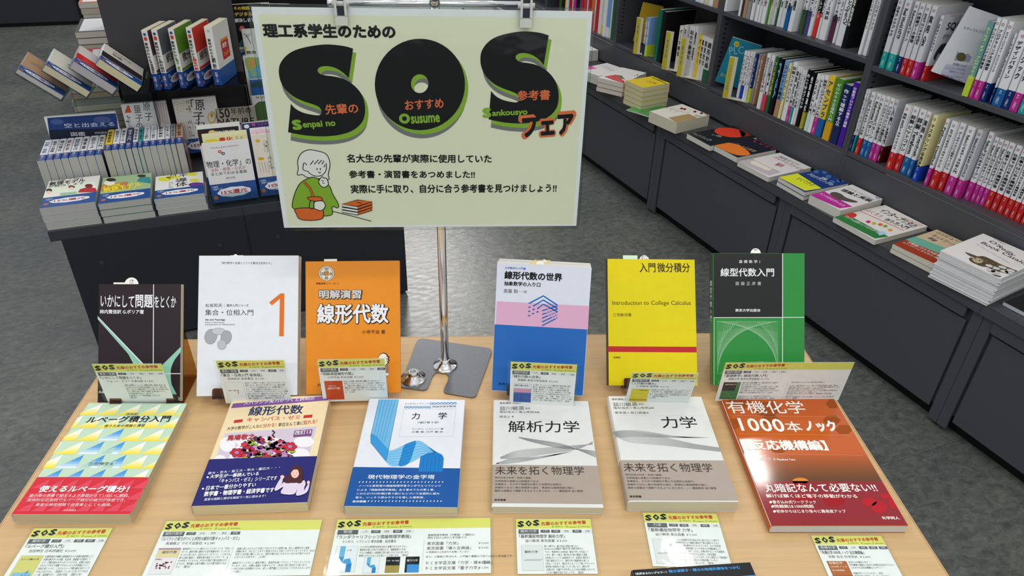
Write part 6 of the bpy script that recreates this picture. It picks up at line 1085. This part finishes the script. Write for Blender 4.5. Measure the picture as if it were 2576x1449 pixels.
face_book(e0+.001, .415, z0-.168, .128, .168, .016, 6, 'grey beige cover with large engraved black capitals', '#aaa496', draw=lambda p: [p.text('150', (1970, 1080), (2100, 1072), (1968, 990), '#2a2826', 1, .02, 2), p.text('年前の', (2105, 1042), (2290, 1030), (2108, 985), '#2a2826', 1, .01), p.text('NATURE', (1985, 1140), (2320, 1128), (1980, 1082), '#2a2826', 1, .02, 2), p.line(smoothline([(2100, 1085), (2130, 1040), (2160, 1055), (2190, 1040), (2215, 1072)]), .0008, '#3a3836', 2)])
# front holder with physics and chemistry covers
hd = empty('acrylic_cover_holder', IM, 'clear acrylic holder with front lip for face-out covers', 'holder')
mb = MB(); mb.box(.425, .98, .012, .014, .4308, .476, ACR); mb.build('front_lip', hd)
mb = MB(); mb.box(.425, .98, .0145, .19, .4308, .4328, ACR); mb.build('base_plate', hd)
def upf(x0, y0, x1, d, zb, t, lean, label, col, F, draw, band, w=None, hh=None):
    a, z = onI(F, x0, y0, d); a2, z2 = onI(F, x1, y0, d); l = R_(lean); h = hh or (z-zb)/cos(l); return face_book(a, d-h*sin(l)*0, zb, w or a2-a, h, t, lean, label, col, draw, F, band)
upf(1815, 250, 2228, .055, .4375, .018, 10, 'white cover with red and dark cogs, foremost on the island holder', '#e2e0e0', A_, lambda p: [p.text('PHYSICS AND CHEMISTRY', (1900, 268), (2145, 240), (1900, 256), '#4a4a4e', 1), p.disc(1978, 292, 17, 14, '#b83a38', 1, 10), p.disc(1978, 292, 7, 6, '#e2e0e0', 2, 10), p.disc(2008, 308, 17, 14, '#3a4448', 1, 10), p.disc(2008, 308, 7, 6, '#e2e0e0', 2, 10), p.text('「物理・化学」の', (1842, 445), (2262, 405), (1842, 382), '#34343a', 1, .01, 2), p.text('法則・原理・公式が', (1900, 475), (2215, 445), (1900, 445), '#b06a6c', 1, .01), p.text('まとめてわかる事典', (1905, 512), (2225, 482), (1905, 480), '#4a4a50', 1, .01), p.text('涌井貞美', (2035, 540), (2118, 532), (2035, 520), '#5a5a60', 1)], (.058, NB), w=.135)
upf(1815, 165, 2235, .105, .434, .012, 9, 'pale yellow cover with red characters behind the cog cover', '#e2dfae', A_, lambda p: [p.disc(1915, 210, 75, 32, '#e0d23a', 1, 18), p.disc(1935, 222, 25, 16, '#2c2826', 2, 12), p.text('書化', (1975, 208), (2100, 195), (1975, 165), '#cf4030', 1, .03), p.text('ありえる', (2130, 205), (2150, 203), (2128, 150), '#3a3a3a', 1), p.text('次の一歩', (2170, 200), (2190, 198), (2168, 145), '#3a3a3a', 1)], (.05, NB), w=.132)
upf(1765, 85, 2155, .145, .434, .014, 8, 'black physics cover with white rim and glowing sun', '#dcdcdc', A_, lambda p: [p.poly([(1775, 95), (2145, 60), (2160, 200), (1790, 240)], '#2a2c2a', 1), p.poly([(1785, 115), (1945, 95), (1945, 160), (1790, 175)], '#3c2420', 2), p.disc(1910, 118, 34, 20, '#e8c880', 3, 14), p.text('物理学', (1945, 140), (2120, 125), (1945, 105), '#e0e0e0', 3, .02)], (.05, NB), w=.128)
upf(2260, 170, 2480, .060, .4375, .018, 10, 'cream cover with yellow sparks, half behind the sign', '#e0d8c8', A_, lambda p: [p.disc(2320, 195, 22, 16, '#d8b03a', 1, 8), p.disc(2350, 355, 30, 14, '#d8a030', 1, 10), p.text('が一冊で', (2385, 300), (2425, 296), (2385, 185), '#3a3a40', 1), p.text('まるごと', (2430, 450), (2465, 446), (2425, 320), '#3a3a40', 1)]+[p.line([(2330+25*k, 385), (2350+25*k, 480)], .001, '#9a7a86', 1) for k in range(4)], (.06, NB), w=.13)
upf(2250, 112, 2480, .105, .434, .012, 9, 'white cover with pink speech shape behind the spark cover', '#e2e0e4', A_, lambda p: [p.disc(2370, 120, 110, 34, '#e8c8d8', 1, 18), p.text('ノーベル', (2285, 162), (2480, 140), (2285, 125), '#2c2c30', 2, .01)], None, w=.13)
upf(2175, 60, 2480, .145, .434, .014, 8, 'purple navy cover with pi sign and white tree', '#34366e', A_, lambda p: [p.disc(2220, 65, 24, 18, '#e8e8f0', 1, 12), p.text('π', (2268, 62), (2298, 60), (2268, 40), '#e85a9a', 1, .02), p.text('1:1.4', (2330, 62), (2400, 50), (2330, 42), '#e85a9a', 1), p.text('ざっくりわかる', (2275, 118), (2470, 95), (2275, 92), '#e0507a', 1, .01)], None, w=.13)
for i, a in enumerate((.72, .862)):      # more of the row, hidden by the sign from here
    face_book(a, .06, .4375, .13, .188, .018, 10, ('pale green', 'white and blue')[i]+' face-out cover on the island holder beyond the sign', ('#bcd0b4', '#d8dce4')[i], band=(.058, NB))
# tiered covers right of the tower
tb_ = empty('tiered_cover_rack', IM, 'black stepped rack of face-out covers right of the tower', 'rack')
mb = MB(); mb.box(.604, .99, .63, .66, .4305, .93, BLACK); mb.build('back_board', tb_)
tiers = ((B3, 118, 68, .62, '#e0d8c0', 'black cover with yellow lettering at the top of the stepped rack', lambda p: [p.poly([(135, 78), (900, 30), (930, 770), (232, 775)], '#15161a', 1), p.text('その問題', (185, 168), (450, 162), (183, 112), '#d8b83a', 2, .04), p.text('デジタル', (200, 275), (500, 262), (198, 205), '#d8b83a', 2, .04), p.text('解決します', (205, 375), (540, 360), (203, 305), '#d8d8da', 2, .04), p.disc(320, 480, 45, 55, '#c85a5a', 2, 14), p.poly([(235, 760), (330, 640), (560, 600), (600, 780)], '#3a6a6a', 2)], .19, (.04, NB)),
 (B3, 302, 478, .585, '#d8d8d4', 'white cover with a grey dragonfly', lambda p: [p.line([(350, 560), (390, 580), (470, 720)], .003, '#6a746a', 2), p.poly([(340, 630), (400, 580), (490, 540), (420, 610)], '#a8aca6', 1), p.text('昆虫', (400, 895), (560, 885), (400, 845), '#26262a', 2, .03), p.poly([(355, 780), (395, 775), (395, 900), (360, 905)], '#b8b83a', 1)], .18, None),
 (B3, 325, 920, .55, '#d8dcd8', 'cover with a green and brown relief map', lambda p: [p.poly([(370, 960), (700, 945), (760, 1290), (440, 1300)], '#6aa8c0', 1), p.poly(smoothline([(372, 965), (560, 955), (570, 1080), (500, 1150), (550, 1230), (500, 1260), (480, 1190), (420, 1160), (390, 1100)], 3, True), '#9ab060', 2), p.poly(smoothline([(430, 1000), (520, 980), (560, 1060), (470, 1130)], 3, True), '#c09a5a', 3)], .18, None),
 (B3, 442, 1308, .515, '#2a5a9a', 'blue and green landscape cover low on the stepped rack', lambda p: [p.poly([(450, 1400), (560, 1340), (700, 1360), (720, 1449), (470, 1449)], '#2c4a50', 1)], .18, None))
for i, (F, x, y, d, col, lb, dr, hh, bd) in enumerate(tiers):
    a, z = onI(F, x, y, d); face_book(a, d-.018, z-hh*.995, .13, hh, .015, 5, lb, col, dr, F, bd)
a, z = onI(B2, 940, 160, .48); face_book(a-.004, .465, z-.15, .13, .15, .014, 5, 'white cover with small kana above a green hill, lowest on the stepped rack', '#d4d6d2', lambda p: [p.text('はじめて', (985, 195), (1130, 180), (985, 150), '#2a2a2c', 1, .01), p.poly([(960, 270), (1010, 225), (1130, 215), (1140, 400), (975, 420)], '#4a6a3a', 1)], B2, (.03, NB))
# stacks along the left edge of the tray behind the row
for j, (y0, n, cs_) in enumerate(((.98, 8, '#c83a4c'), (1.30, 10, '#3c403e'), (1.62, 12, '#d8643c'), (1.94, 13, '#c8d4cc'), (2.26, 15, '#c4c8d0'))):
    for k in range(n):
        M = frame(ip(-.012+.003*((k*5+j) % 3), y0, .4306+.0262*k), E1, E2, UP); top = k == n-1
        b = book(M, .182, .257, .0248, '%s, %s' % (('crimson and white', 'black', 'orange rimmed', 'pale green', 'pale blue')[j]+' book', 'top of the %s stack behind the slanted rack' % ORD[j] if top else '%s up in the %s stack behind the rack' % (ORD[k], ORD[j])), 'stacks on the far end of the island', front=cs_ if top or j == 1 else '#d8d4d0', page=('#d2cdc0', '#c8bfae', '#d8d4c8')[k % 3])
        if top: p = Print(M, o=(0, 0, .0248)); p.rect(.06 if j == 0 else .015, .015, .175, .24, '#dcdcde', 1); p.at('理科', .1, .12, .03, '#4a4a50', 2); p.done(b)
# dark cabinet standing farther back at the left, and display tops seen above the sign
q0, q1 = at(0, 70, 0), at(211, 62, 0); X = (q1-q0).normalized(); Y = Vector((-X.y, X.x, 0)); M = frame(q0-X*1.6, X, Y, UP); ln = (q1-q0).length+1.6
fc = empty('far_cabinet', M, 'black low cabinet at the far left, beyond the aisle', 'cabinet')
mb = MB(); mb.box(0, ln, 0, .6, .03, 1.3, mat('#1c1f26', .5)); mb.build('body', fc); mb = MB(); mb.box(.02, ln-.02, .02, .58, 0, .031, BLACK); mb.build('plinth', fc)
mb = MB(); mb.box(ln-.012, ln-.004, -.004, 0, .04, 1.3, BLACK); mb.build('edge_seam', fc)
M = frame(q1+X*.012, X, Y, UP); f2 = empty('far_cabinet', M, 'black cabinet beside the first, mostly behind the island tower', 'cabinet'); mb = MB(); mb.box(0, 1.6, 0, .6, .03, 1.3, mat('#1c1f26', .5)); mb.build('body', f2); mb = MB(); mb.box(.02, 1.58, .02, .58, 0, .031, BLACK); mb.build('plinth', f2)
bpy.data.objects.remove(_fo)
